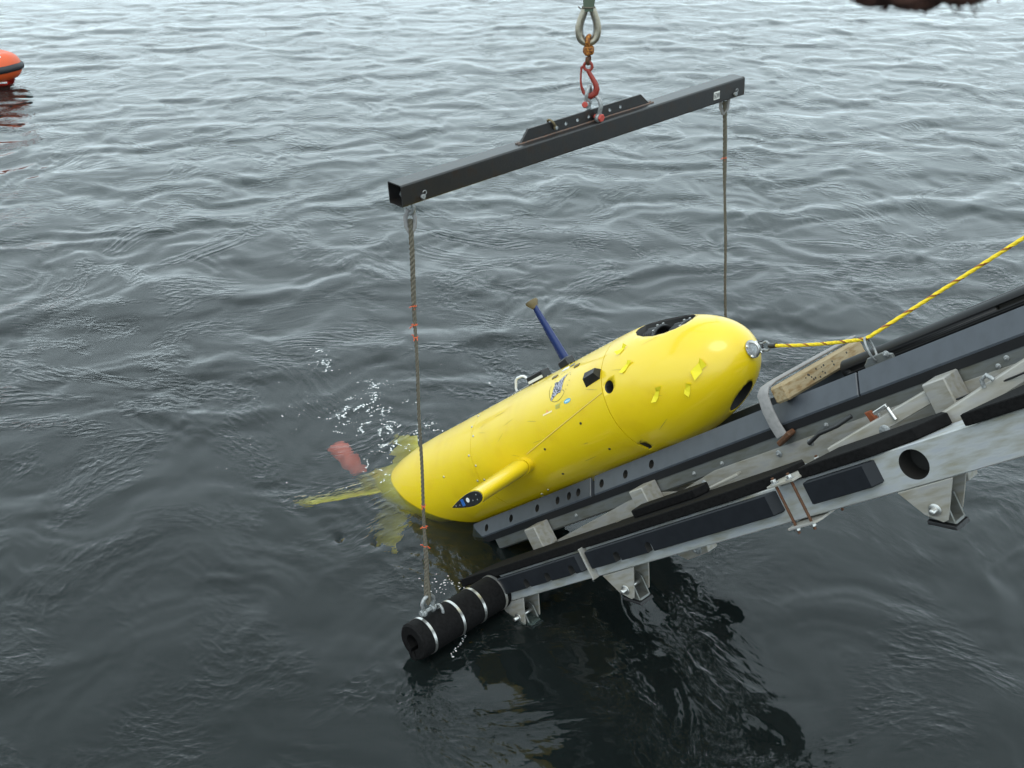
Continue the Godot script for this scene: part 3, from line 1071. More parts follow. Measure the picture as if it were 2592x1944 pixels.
func ramp() -> void:
	var t := thing("launch_ramp", "sloping aluminium launch ramp with black guide rails, under the yellow submersible", "ramp", hull_frame())
	var facing := Transform3D()                      # +z towards the viewer
	# guide rails: grey-blue plastic on both sides of the hull, in butted lengths
	for side in [1.0, -1.0]:
		var sec := poly([0.262, -0.398, 0.275, -0.392, 0.352, -0.508, 0.352, -0.556, 0.262, -0.556])
		if side < 0.0:
			sec = mirror(sec)
		var rail := Node3D.new()
		rail.name = "guide_rail"
		t.add_child(rail, true)
		for q in [[-1.76, -0.075, [-0.23, -0.35, -0.5, -0.78, -1.16, -1.54]], [-0.03, 2.455, [0.06, 0.34, 0.63]], [2.467, 5.6, []]]:
			var m := MB.new()
			m.prism(sec, Transform3D(SECT, Vector3((q[0] + q[1]) / 2, 0, 0)), q[1] - q[0], 0.004)
			if side > 0.0 and not q[2].is_empty():
				var cs := []
				for h in q[2]:
					cs.append([cylinder(0.027, 0.5, 20), Transform3D(Basis(Vector3(1, 0, 0), 0.0), Vector3(h, -0.457, 0.2)), M.dark_hole])
				cut_part("rail_length", m, M.rail_plastic, cs, rail)
			else:
				part("rail_length", m, M.rail_plastic, rail)
		var back := MB.new()
		back.prism(poly([0.268 * side, -0.52, 0.3565 * side, -0.52, 0.3565 * side, -0.572, 0.268 * side, -0.572]), Transform3D(SECT, Vector3(1.92, 0, 0)), 7.3, 0.004)
		part("rail_backing", back, M.rail_edge, rail)
		# the channel that carries the rail
		var ch := MB.new()
		ch.prism(poly([0.352 * side, -0.572, 0.352 * side, -0.655, 0.338 * side, -0.668, 0.30 * side, -0.668, 0.30 * side, -0.66, 0.34 * side, -0.65, 0.34 * side, -0.580, 0.27 * side, -0.580, 0.27 * side, -0.572]), Transform3D(SECT, Vector3(2.05, 0, 0)), 7.0, 0.001)
		part("rail_channel", ch, M.aluminium_dark, t)
		# side beam
		var bs := MB.new()
		bs.prism(poly([-0.95, -0.985, 5.6, -0.985, 5.6, -0.765, -0.95, -0.765]), at(0, 0, 0.805 * side), 0.19, 0.006)
		if side > 0.0:
			cut_part("side_beam", bs, M.beam_aluminium, [[cylinder(0.083, 0.25, 40), at(2.96, -0.870, 0.9), M.dark_hole], [cylinder(0.080, 0.10, 40), at(2.96, -0.870, 0.72), M.dark_hole]], t)
		else:
			part("side_beam", bs, M.beam_aluminium, t)
		# web plate below the channel, cut away in triangles at the lower end
		var wp := MB.new()
		wp.prism(poly([-0.86, -0.835, -0.76, -0.752, 0.28, -0.642, 0.55, -0.642, 0.80, -0.700, 1.18, -0.642, 5.55, -0.642, 5.55, -0.835]), at(0, 0, 0.350 * side), 0.010, 0.001)
		part("web_plate", wp, M.aluminium, t)
		# cross posts that tie rail and beam
		for s0 in [-0.74, 0.57, 3.02, 4.6]:
			var ps := MB.new()
			ps.box(at(s0, -0.655, 0.435 * side), Vector3(0.14, 0.19, 0.16), 0.007)
			part("cross_post", ps, M.aluminium, t)
		# braces
		for q in [[Vector3(2.33, -0.73, 0.64), Vector3(3.02, -0.622, 0.43), 0.075], [Vector3(3.02, -0.765, 0.70), Vector3(3.75, -0.61, 0.36), 0.09], [Vector3(0.95, -0.735, 0.66), Vector3(1.5, -0.69, 0.50), 0.018]]:
			var a: Vector3 = q[0]
			var b: Vector3 = q[1]
			a.z *= side
			b.z *= side
			var d := (b - a).normalized()
			var w := d.cross(Vector3.UP).normalized()
			var br := MB.new()
			br.box(Transform3D(Basis(d, w.cross(d), w), (a + b) / 2), Vector3((b - a).length(), q[2], 0.07), 0.005)
			part("diagonal_brace", br, M.aluminium, t)
	# undersides: ladder of cross members and the central tube
	for s0 in [-0.75, 0.3, 1.35, 2.4, 3.45, 4.5]:
		var cm := MB.new()
		cm.box(at(s0, -0.90, 0), Vector3(0.10, 0.12, 1.415), 0.006)
		part("cross_member", cm, M.aluminium_dark, t)
	var tb := MB.new()
	disc(tb, 0.062, 3.8, Transform3D(Basis(Vector3(0, 0, 1), Vector3(0, 1, 0), Vector3(-1, 0, 0)), Vector3(4.0, -0.398, -0.15)), 28, 0.006)
	cut_part("centre_tube", tb, M.rail_edge, [[cylinder(0.014, 0.2, 12), at(2.17, -0.405, -0.10), M.dark_hole], [cylinder(0.014, 0.2, 12), at(3.2, -0.388, -0.10), M.dark_hole]], t)
	var bp := MB.new()
	bp.box(at(3.9, -0.47, 0.0), Vector3(3.6, 0.03, 0.50), 0.004)
	part("tray", bp, M.rail_edge, t)
	# black strips along the far rail, laid in steps
	for q in [[2.15, 2.86, -0.352], [2.84, 2.93, -0.358], [2.92, 5.6, -0.345]]:
		var st := MB.new()
		st.box(at((q[0] + q[1]) / 2, q[2] - 0.04, -0.315), Vector3(q[1] - q[0], 0.08, 0.06), 0.006)
		part("edge_strip", st, M.black_rubber, t)
	# foam fenders on top of the beams (plan outlines) and slabs on the outer faces
	var tops := [
		[[-1.32, 0.93, 0.20, 0.93, 0.33, 0.88, 0.50, 0.74, 0.45, 0.69, -0.93, 0.69, -1.10, 0.74], -0.763, -0.700],
		[[0.285, 0.93, 1.72, 0.93, 2.06, 0.885, 2.22, 0.76, 2.16, 0.69, 0.52, 0.69], -0.762, -0.698],
		[[0.76, 0.80, 1.36, 0.80, 1.42, 0.74, 1.38, 0.67, 0.74, 0.67], -0.6975, -0.642],
		[[2.295, 0.93, 2.76, 0.93, 3.02, 0.86, 3.16, 0.74, 3.10, 0.68, 2.44, 0.70], -0.762, -0.698],
		[[3.335, 0.93, 5.6, 0.93, 5.6, 0.70, 3.56, 0.70], -0.762, -0.697]]
	for side in [1.0, -1.0]:
		for q in tops:
			var m := MB.new()
			var pl := poly(q[0])
			m.prism(pl if side > 0.0 else flip(pl), Transform3D(PLAN, Vector3(0, (q[1] + q[2]) / 2, 0)), q[2] - q[1], 0.005)
			part("top_fender", m, M.black_foam, t)
		for q in [[-0.95, 0.235, [-0.47, -0.2, 0.09]], [0.305, 2.06, [0.6, 0.93]], [2.30, 2.755, []]]:
			var m := MB.new()
			# tapered at its upper end so the end face shows
			m.prism(poly([q[0], 0.901, q[0], 0.952, q[1] - 0.05, 0.952, q[1], 0.901]) if side > 0.0 else flip(poly([q[0], 0.901, q[0], 0.952, q[1] - 0.05, 0.952, q[1], 0.901])), Transform3D(PLAN, Vector3(0, -0.847, 0)), 0.132, 0.006)
			if side > 0.0 and not q[2].is_empty():
				var cs := []
				for h in q[2]:
					cs.append([cylinder(0.031, 0.3, 20), at(h, -0.872, 0.95), M.dark_hole])
					var sl := MB.new()
					sl.box(Transform3D(), Vector3(0.062, 0.08, 0.3), 0.0)
					cs.append([sl, at(h, -0.912, 0.95), M.dark_hole])
				cut_part("side_fender", m, M.slab_plastic, cs, t)
			else:
				part("side_fender", m, M.slab_plastic, t)
		# divider plate
		var dv := MB.new()
		dv.box(at(0.27, -0.868, 0.93 * side), Vector3(0.014, 0.235, 0.06), 0.002)
		part("divider_plate", dv, M.aluminium, t)
	# clamp of two plates and four rods round the near beam
	var clamp := Node3D.new()
	clamp.name = "beam_clamp"
	t.add_child(clamp, true)
	for q in [[-0.742, 0.0], [-1.002, 0.0]]:
		var m := MB.new()
		m.prism(poly([2.085, 0.985, 2.275, 0.985, 2.30, 0.93, 2.30, 0.68, 2.11, 0.68, 2.085, 0.74]), Transform3D(PLAN, Vector3(0, q[0], 0)), 0.014, 0.002)
		part("clamp_plate", m, M.aluminium, clamp)
	for q in [[2.125, 0.955], [2.24, 0.955], [2.15, 0.70], [2.265, 0.70]]:
		var rd := MB.new()
		rd.tube([Vector3(q[0], -1.045, q[1]), Vector3(q[0], -0.70, q[1])], 0.0085, 8)
		part("threaded_rod", rd, M.rusty_steel, clamp)
		var vert := Basis(Vector3(1, 0, 0), Vector3(0, 0, -1), Vector3(0, 1, 0))
		var nw := MB.new()
		disc(nw, 0.026, 0.005, Transform3D(vert, Vector3(q[0], -0.732, q[1])), 14, 0.001)
		part("washer", nw, M.galvanised, clamp)
		for ny in [-0.720, -1.019]:
			var nt := MB.new()
			hexagon(nt, 0.017, 0.018, Transform3D(vert, Vector3(q[0], ny, q[1])))
			part("nut", nt, M.stainless, clamp)
	# hinged feet below the beams
	for q in [[0.0, 1.0], [2.48, 1.0], [-1.31, 1.0], [-0.35, -1.0], [2.48, -1.0]]:
		foot(t, q[0], 0.905 * q[1], q[1])
	# keel brackets seen under the near beam
	for s0 in [0.95, 2.9]:
		var kb := MB.new()
		kb.prism(poly([s0 - 0.22, -0.985, s0 + 0.17, -0.985, s0 + 0.14, -1.085, s0 - 0.07, -1.10]), at(0, 0, 0.60), 0.10, 0.004)
		part("keel_bracket", kb, M.aluminium, t)
		bolt(t, at(s0 + 0.06, -1.045, 0.652), 0.02)
	# bolts and stains along channel and floor
	for q in [[1.27, -0.615], [0.42, -0.60], [-0.33, -0.612], [2.16, -0.61], [3.36, -0.60], [1.0, -0.615], [3.3, -0.625]]:
		bolt(t, at(q[0], q[1], 0.3525), 0.008)
	for q in [[2.0, -0.675], [1.74, -0.678], [1.05, -0.70], [0.35, -0.70], [3.9, -0.69]]:
		bolt(t, at(q[0], q[1], 0.3555), 0.012)
	# lever catch and loose fittings between rail and beam
	var lv := MB.new()
	lv.tube([Vector3(2.06, -0.665, 0.45), Vector3(2.16, -0.63, 0.45), Vector3(2.30, -0.622, 0.45), Vector3(2.40, -0.60, 0.42)], 0.013, 8)
	part("catch_lever", lv, M.black_plastic, t)
	var og := MB.new()
	og.prism(poly([2.52, -0.735, 2.565, -0.735, 2.59, -0.665, 2.565, -0.60, 2.53, -0.60, 2.54, -0.665]), at(0, 0, 0.47), 0.03, 0.004)
	part("rusty_tab", og, M.rust_orange, t)
	var wn := MB.new()
	wn.tube([Vector3(2.66, -0.69, 0.56), Vector3(2.67, -0.605, 0.56)], 0.009, 8)
	wn.tube([Vector3(2.75, -0.68, 0.56), Vector3(2.73, -0.605, 0.55)], 0.012, 8)
	wn.box(Transform3D(Basis(Vector3(0, 0, 1), 0.2), Vector3(2.69, -0.60, 0.56)), Vector3(0.10, 0.022, 0.02), 0.004)
	part("wing_nut", wn, M.stainless, t)
	var wa := MB.new()
	disc(wa, 0.035, 0.008, at(2.74, -0.70, 0.68), 20, 0.002)
	part("washer", wa, M.galvanised, t)
	var pc := MB.new()
	var pcs := []
	for i in 20:
		var u := i / 19.0
		pcs.append(Vector3(lerpf(3.14, 4.2, u), lerpf(-0.68, -0.60, u) - 0.02 * sin(u * PI), lerpf(0.58, 0.48, u)))
	pc.tube(pcs, 0.0055, 6)
	part("control_cable", pc, M.rail_edge, t)
	var pl := MB.new()
	pl.tube([Vector3(3.32, -0.665, 0.60), Vector3(3.325, -0.625, 0.60), Vector3(3.36, -0.61, 0.60), Vector3(3.385, -0.645, 0.60)], 0.012, 8)
	part("cable_clip", pl, M.galvanised, t)
	# docking stop: bent bar that runs over the rails and down beside the near one
	var bar := MB.new()
	var run := [Vector3(1.88, -0.262, -0.66), Vector3(1.88, -0.258, -0.2), Vector3(1.878, -0.256, 0.28), Vector3(1.87, -0.266, 0.355), Vector3(1.858, -0.30, 0.385), Vector3(1.845, -0.40, 0.392), Vector3(1.842, -0.50, 0.388), Vector3(1.85, -0.575, 0.386)]
	ribbon(bar, run, 0.085, 0.024, Vector3(1, 0, 0))
	part("stop_bar", bar, M.grey_sleeve, t)
	var re := MB.new()
	re.box(Transform3D(Basis(Vector3(0, 0, 1), 0.35), Vector3(1.88, -0.592, 0.395)), Vector3(0.13, 0.034, 0.07), 0.012)
	part("rusty_foot", re, M.rusty_steel, t)
	# guide ring on its lug
	var lug := MB.new()
	lug.prism(poly([2.46, -0.425, 2.66, -0.425, 2.66, -0.38, 2.60, -0.352, 2.50, -0.352, 2.46, -0.385]), at(0, 0, 0.17), 0.025, 0.005)
	var lg := part("ring_lug", lug, M.aluminium_dark, t)
	var gr := MB.new()
	var gp := []
	for i in 24:
		var a := TAU * i / 24
		gp.append(Vector3(2.545 + cos(a) * 0.014, -0.310 + sin(a) * 0.075, 0.17 + cos(a) * 0.052))
	gr.tube(gp, 0.0075, 8, true)
	part("guide_ring", gr, M.galvanised, lg)
	bolt(lg, at(2.63, -0.368, 0.185), 0.011)
	# roller fender across the foot of the ramp
	fender_roller(t, 1.0)
	fender_roller(t, -1.0)

# a flat bar swept along a path; side is the direction of its width
func ribbon(m: MB, pts: Array, width: float, thick: float, side: Vector3) -> void:
	var rows := []
	for i in pts.size():
		var a: Vector3 = pts[maxi(i - 1, 0)]
		var b: Vector3 = pts[mini(i + 1, pts.size() - 1)]
		var d := (b - a).normalized()
		var w := (side - d * side.dot(d)).normalized()
		var u := d.cross(w)
		var row := []
		for k in 12:
			var an := TAU * k / 12
			var c := Vector2(cos(an), sin(an))
			var e := Vector2(signf(c.x) * pow(absf(c.x), 0.5) * width / 2, signf(c.y) * pow(absf(c.y), 0.6) * thick / 2)
			row.append([pts[i] + w * e.x + u * e.y, (w * c.x / width + u * c.y / thick).normalized()])
		rows.append(row)
	for i in pts.size() - 1:
		for k in 12:
			var j := (k + 1) % 12
			m.tri(rows[i][k][0], rows[i][j][0], rows[i + 1][j][0], rows[i][k][1], rows[i][j][1], rows[i + 1][j][1])
			m.tri(rows[i][k][0], rows[i + 1][j][0], rows[i + 1][k][0], rows[i][k][1], rows[i + 1][j][1], rows[i + 1][k][1])
	for e in [0, pts.size() - 1]:
		var hint: Vector3 = pts[0] - pts[1] if e == 0 else pts[e] - pts[e - 1]
		for k in range(1, 11):
			m.flat(rows[e][0][0], rows[e][k][0], rows[e][k + 1][0], hint)

func foot(t: Node3D, ds: float, l: float, side: float) -> void:
	var f := Node3D.new()
	f.name = "hinged_foot"
	f.position = Vector3(ds, 0, 0)
	t.add_child(f, true)
	var pl := poly([0.315, -0.987, 0.645, -0.987, 0.53, -1.165, 0.512, -1.19, 0.485, -1.195, 0.405, -1.135])
	for z in [l - 0.006 * side, l - 0.165 * side]:
		var m := MB.new()
		m.prism(pl, at(0, 0, z), 0.012, 0.002)
		part("foot_plate", m, M.aluminium, f)
	# the channel-shaped shoe between the plates, with its rubber pad
	for z in [l - 0.035 * side, l - 0.136 * side]:
		var w := MB.new()
		w.prism(poly([0.395, -1.165, 0.45, -1.075, 0.50, -1.055, 0.53, -1.09, 0.522, -1.226]), at(0, 0, z), 0.012, 0.002)
		part("shoe_cheek", w, M.aluminium_dark, f)
	var sh := MB.new()
	sh.prism(poly([0.392, -1.166, 0.522, -1.230, 0.522, -1.216, 0.400, -1.155]), at(0, 0, l - 0.0855 * side), 0.089, 0.001)
	part("shoe_base", sh, M.aluminium_dark, f)
	var pd := MB.new()
	pd.prism(poly([0.388, -1.171, 0.526, -1.2385, 0.526, -1.260, 0.381, -1.190]), at(0, 0, l - 0.0855 * side), 0.135, 0.003)
	part("pad", pd, M.black_rubber, f)
	var pin := MB.new()
	disc(pin, 0.016, 0.26, at(0.475, -1.12, l - 0.085 * side), 14, 0.003)
	disc(pin, 0.034, 0.006, at(0.475, -1.12, l + 0.004 * side), 18, 0.001)
	part("pivot_pin", pin, M.stainless, f)

func fender_roller(t: Node3D, side: float) -> void:
	var fr := Node3D.new()
	fr.name = "roller_fender"
	t.add_child(fr, true)
	# frame: x across the ramp outwards, y out of the ramp
	var fx := Transform3D(Basis(Vector3(0, 0, side), Vector3(0.6, 0.8, 0).normalized(), Vector3(0, 0, side).cross(Vector3(0.6, 0.8, 0).normalized())), Vector3(-0.92, -0.875, 0))
	var R := 0.142
	var m := MB.new()
	# split sleeve: an open C in section, with the slit below
	# wall as a ring of sectors from a0 to a1, bored through the middle
	var k := 40
	var x0 := 0.845
	var x1 := 1.775
	for i in k:
		var aa := deg_to_rad(-74.0 + 328.0 * i / k)
		var ab := deg_to_rad(-74.0 + 328.0 * (i + 1) / k)
		var d0 := fx.basis.y * sin(aa) + fx.basis.z * cos(aa)
		var d1 := fx.basis.y * sin(ab) + fx.basis.z * cos(ab)
		var lo := fx.origin + fx.basis.x * x0
		var hi := fx.origin + fx.basis.x * x1
		var ch := fx.basis.x * 0.014
		m.tri(lo + d0 * R, lo + d1 * R, hi - ch + d1 * R, d0, d1, d1)
		m.tri(lo + d0 * R, hi - ch + d1 * R, hi - ch + d0 * R, d0, d1, d0)
		m.quad(hi - ch + d0 * R, hi - ch + d1 * R, hi + d1 * (R - 0.014), hi + d0 * (R - 0.014), d0 + fx.basis.x)
		m.quad(hi + d0 * (R - 0.014), hi + d1 * (R - 0.014), hi + d1 * 0.064, hi + d0 * 0.064, fx.basis.x)
		m.quad(lo + d0 * R, lo + d1 * R, lo + d1 * 0.064, lo + d0 * 0.064, -fx.basis.x)
		m.quad(lo + d0 * 0.064, lo + d1 * 0.064, hi + d1 * 0.064, hi + d0 * 0.064, -d0)
		if i == 0 or i == k - 1:
			var de: Vector3 = d0 if i == 0 else d1
			m.quad(lo + de * 0.064, lo + de * R, hi - ch + de * R, hi + de * 0.064, de.cross(fx.basis.x) * (1.0 if i == 0 else -1.0))
	# the loose lower lip of the sleeve hangs down by its open end
	var lip := Transform3D(fx.basis, fx.origin + fx.basis.x * 1.70 - fx.basis.y * 0.15)
	m.box(Transform3D(fx.basis.rotated(fx.basis.x, 0.5 * side), lip.origin + fx.basis.z * 0.03), Vector3(0.14, 0.10, 0.06), 0.012)
	part("fender_sleeve", m, M.black_foam, fr)
	var pk := MB.new()
	disc(pk, 0.03, 0.012, Transform3D(Basis(fx.basis.x, -fx.basis.z, fx.basis.y), fx.origin + fx.basis.x * 1.49 + fx.basis.y * 0.137 + fx.basis.z * 0.05 * side), 18, 0.002)
	part("steel_pad", pk, M.galvanised, fr)
	for x in [0.95, 1.17, 1.385, 1.665]:
		var b := MB.new()
		b.lathe([Vector2(-0.011, R - 0.004), Vector2(-0.011, R + 0.003), Vector2(0.011, R + 0.003), Vector2(0.011, R - 0.004)], Transform3D(fx.basis, fx.origin + fx.basis.x * x), 40)
		part("steel_band", b, M.stainless, fr)
	var pp := MB.new()
	pp.lathe([Vector2(-0.02, 0), Vector2(-0.02, 0.06), Vector2(1.66, 0.06), Vector2(1.66, 0.052), Vector2(1.3, 0.052), Vector2(1.3, 0)], fx, 32)
	part("cross_pipe", pp, M.galvanised, fr)
	var lgp := MB.new()
	var lf := Transform3D(fx.basis, fx.origin + fx.basis.x * 1.50 + fx.basis.y * 0.15)
	var lp := []
	for i in 13:
		var a := PI * i / 12.0
		lp.append(lf * Vector3(0.0, sin(a) * 0.055 - 0.02, cos(a) * 0.035))
	lgp.tube(lp, 0.012, 8)
	part("lifting_eye", lgp, M.galvanised, fr)
# ---------------------------------------------------------------- lifting gear
const BEAM_O := Vector3(-0.7121, 3.4570, -6.5815)
const BEAM_L := 3.24

func beam_frame() -> Transform3D:
	var b := Vector3(0.7551, 0.0663, -0.6522).normalized()
	var u := (Vector3.UP - b * b.y).normalized()
	return Transform3D(Basis(b, u, b.cross(u)), BEAM_O)

func arc_pts(c: Vector3, ex: Vector3, ey: Vector3, r: float, a0: float, a1: float, k: int) -> Array:
	var p := []
	for i in k + 1:
		var a := deg_to_rad(lerpf(a0, a1, float(i) / k))
		p.append(c + ex * cos(a) * r + ey * sin(a) * r)
	return p

# a bow shackle: bow upwards from the pin, pin along z of xf
func shackle(called: String, label: String, xf: Transform3D, size: float, pin_mat: Material, bow_mat: Material, group := "") -> Node3D:
	var t := thing(called, label, "shackle", xf, group)
	var m := MB.new()
	var p := [Vector3(0, -0.25, 0.42) * size]
	p.append(Vector3(0, 0.1, 0.43) * size)
	p.append_array(arc_pts(Vector3(0, 0.75, 0) * size, Vector3(0, 0, 1), Vector3(0, 1, 0), 0.58 * size, -25, 205, 14))
	p.append(Vector3(0, 0.1, -0.43) * size)
	p.append(Vector3(0, -0.25, -0.42) * size)
	m.tube(p, 0.15 * size, 10)
	for s in [-1.0, 1.0]:
		disc(m, 0.30 * size, 0.26 * size, at(0, -0.02 * size, 0.42 * size * s), 16, 0.04 * size)
	part("bow", m, bow_mat, t)
	var q := MB.new()
	disc(q, 0.15 * size, 1.30 * size, Transform3D(), 12, 0.02)
	hexagon(q, 0.25 * size, 0.18 * size, at(0, 0, 0.66 * size))
	disc(q, 0.22 * size, 0.14 * size, at(0, 0, -0.64 * size), 12, 0.02 * size)
	part("pin", q, pin_mat, t)
	return t

func spreader() -> void:
	var F := beam_frame()
	var t := thing("spreader_beam", "dark steel box-section spreader beam with a lifting plate welded on top", "spreader beam", F)
	var m := MB.new()
	var o := 0.07
	var r := 0.012
	var c := PackedVector2Array()
	for k in [[1, 1], [-1, 1], [-1, -1], [1, -1]]:
		for i in 4:
			var a := atan2(k[1], k[0]) + deg_to_rad(-45.0 + 30.0 * i)
			c.append(Vector2(k[0] * (o - r) + cos(a) * r, k[1] * (o - r) + sin(a) * r))
	# hollow tube: outer skin, inner skin and end rims
	var sec := Transform3D(Basis(Vector3(0, 0, 1), Vector3(0, 1, 0), Vector3(-1, 0, 0)), Vector3(BEAM_L / 2, 0, 0))
	var n := c.size()
	var z := BEAM_L / 2
	for i in n:
		var a := c[i]
		var b := c[(i + 1) % n]
		var na := (a - Vector2(signf(a.x), signf(a.y)) * (o - r)).normalized()
		var nb := (b - Vector2(signf(b.x), signf(b.y)) * (o - r)).normalized()
		var q := [sec * Vector3(a.x, a.y, -z), sec * Vector3(b.x, b.y, -z), sec * Vector3(b.x, b.y, z), sec * Vector3(a.x, a.y, z)]
		var ha: Vector3 = sec.basis * Vector3(na.x, na.y, 0)
		var hb: Vector3 = sec.basis * Vector3(nb.x, nb.y, 0)
		m.tri(q[0], q[1], q[2], ha, hb, hb)
		m.tri(q[0], q[2], q[3], ha, hb, ha)
		var ai := a * 0.90
		var bi := b * 0.90
		m.quad(sec * Vector3(ai.x, ai.y, -z), sec * Vector3(bi.x, bi.y, -z), sec * Vector3(bi.x, bi.y, z), sec * Vector3(ai.x, ai.y, z), -ha - hb)
		for s in [-1.0, 1.0]:
			m.quad(sec * Vector3(a.x, a.y, z * s), sec * Vector3(b.x, b.y, z * s), sec * Vector3(bi.x, bi.y, z * s), sec * Vector3(ai.x, ai.y, z * s), sec.basis.z * s)
	part("box_section", m, M.beam_steel, t)
	var pm := MB.new()
	pm.prism(poly([1.012, 0.068, 1.088, 0.155, 2.157, 0.155, 2.252, 0.068]), Transform3D(), 0.018, 0.002)
	var cs := []
	for x in [1.335, 1.426, 1.534, 1.639, 1.74, 1.845, 1.949]:
		cs.append([cylinder(0.013, 0.1, 14), at(x, 0.113, 0), M.galvanised])
	cut_part("lifting_plate", pm, M.beam_steel, cs, t)
	rng.seed = 3
	for s in [-1.0, 1.0]:
		var wl := MB.new()
		var wp := []
		for i in 60:
			wp.append(Vector3(lerpf(0.99, 2.28, i / 59.0), 0.071 + rng.randf() * 0.003, 0.012 * s))
		wl.tube(wp, 0.007, 6)
		part("weld_seam", wl, M.weld, t)
	for x in [0.149, 3.122]:
		var b := MB.new()
		disc(b, 0.012, 0.175, at(x, -0.035, 0), 12, 0.002)
		hexagon(b, 0.017, 0.016, at(x, -0.035, 0.082))
		part("pin", b, M.galvanised, t)
		var cl := MB.new()
		cl.tube(arc_pts(Vector3(x + 0.012, -0.012, 0.083), Vector3(1, 0, 0), Vector3(0, 1, 0), 0.014, -140, 160, 10), 0.003, 6)
		cl.tube([Vector3(x + 0.004, -0.03, 0.086), Vector3(x + 0.006, -0.07, 0.084)], 0.0028, 5)
		part("pin_clip", cl, M.galvanised, t)
	# white tag with three characters
	var tg := MB.new()
	tg.box(at(2.913, -0.004, 0.0715), Vector3(0.066, 0.058, 0.003), 0.0008)
	var tag_plate := part("white_tag", tg, M.white_label, t)
	var txt := TextMesh.new()
	var fnt := SystemFont.new()
	fnt.font_names = PackedStringArray(["Droid Sans"])
	txt.font = fnt
	txt.text = "60W"
	txt.font_size = 24
	txt.pixel_size = 0.0019
	txt.depth = 0.0012
	var tm := MeshInstance3D.new()
	tm.name = "lettering"
	tm.mesh = txt
	txt.material = M.black_ink
	tm.transform = Transform3D(Basis.from_scale(Vector3(0.70, 1.25, 1.0)), Vector3(2.913, -0.004, 0.0738))
	tag_plate.add_child(tm, true)
	# small spare shackle through the plate, and the eyes under both ends
	var sf := F * Transform3D(Basis(Vector3(0, 0, 1), 0.55), Vector3(1.318, 0.113, 0))
	shackle("spare_shackle", "small corroded shackle hooked through the left end of the lifting plate", sf, 0.05, M.galvanised, M.mast_cap)
	var ef := F * at(0.092, -0.035, 0)
	shackle("sling_shackle", "thin shackle hanging under the left end of the spreader beam", Transform3D(Basis(F.basis.x, -F.basis.y, -F.basis.z), ef.origin), 0.085, M.galvanised, M.galvanised)

func wire_sling(called: String, label: String, a: Vector3, b: Vector3, ties: Array, rr: float, eye_top: bool, eye_bot: bool) -> void:
	var t := thing(called, label, "sling", Transform3D(Basis(), a), "wire slings under the spreader beam")
	var d := b - a
	var L := d.length()
	var u := d / L
	var m := MB.new()
	var k := 320
	var pts := []
	var rad := []
	for i in k + 1:
		var s := float(i) / k
		pts.append(d * s + Vector3(sin(s * 23.0), 0, cos(s * 17.0)) * 0.0022)
		var dist_t := s * L
		var dist_b := (1.0 - s) * L
		# spliced, thicker ends
		rad.append(rr * (1.0 + 0.42 * smoothstep(0.75, 0.50, dist_t) + 0.45 * smoothstep(0.62, 0.45, dist_b)) * (1.0 + 0.05 * rng.randf()))
	m.tube(pts, rad, 12, false, 3, 60.0)
	part("rope", m, M.sling_rope, t)
	var x := u.cross(Vector3(0.6, 0, -0.8)).normalized()
	if eye_top:
		var e := MB.new()
		e.tube([Vector3(-0.008, 0.06, 0), Vector3(-0.03, 0.01, 0), Vector3(-0.026, -0.05, 0), Vector3(0, -0.10, 0)], 0.014, 8)
		e.tube([Vector3(0.008, 0.06, 0), Vector3(0.03, 0.01, 0), Vector3(0.026, -0.05, 0), Vector3(0, -0.10, 0)], 0.014, 8)
		part("eye", e, M.grey_sleeve, t)
	if eye_bot:
		var e2 := MB.new()
		for s in [-1.0, 1.0]:
			e2.tube([d - u * 0.30, d - u * 0.16 + x * 0.016 * s, d - u * 0.03 + x * 0.022 * s, d + u * 0.01], 0.011, 8)
		part("eye", e2, M.sling_rope, t)
	rng.seed = 13
	for q in ties:
		var tm := MB.new()
		var c: Vector3 = d * q
		tm.tube(arc_pts(c, Vector3(1, 0, 0), Vector3(0, 0, 1), rr * 1.2, 0, 360, 10), 0.0035, 6)
		for j in 3:
			var e := Vector3(rng.randf_range(-0.035, 0.035), rng.randf_range(-0.028, 0.016), rng.randf_range(-0.015, 0.025))
			tm.tube([c + e * 0.25, c + e * 0.7 + Vector3(0, 0.004, 0), c + e], 0.0035, 5)
		part("orange_tie", tm, M.orange_tie, t)

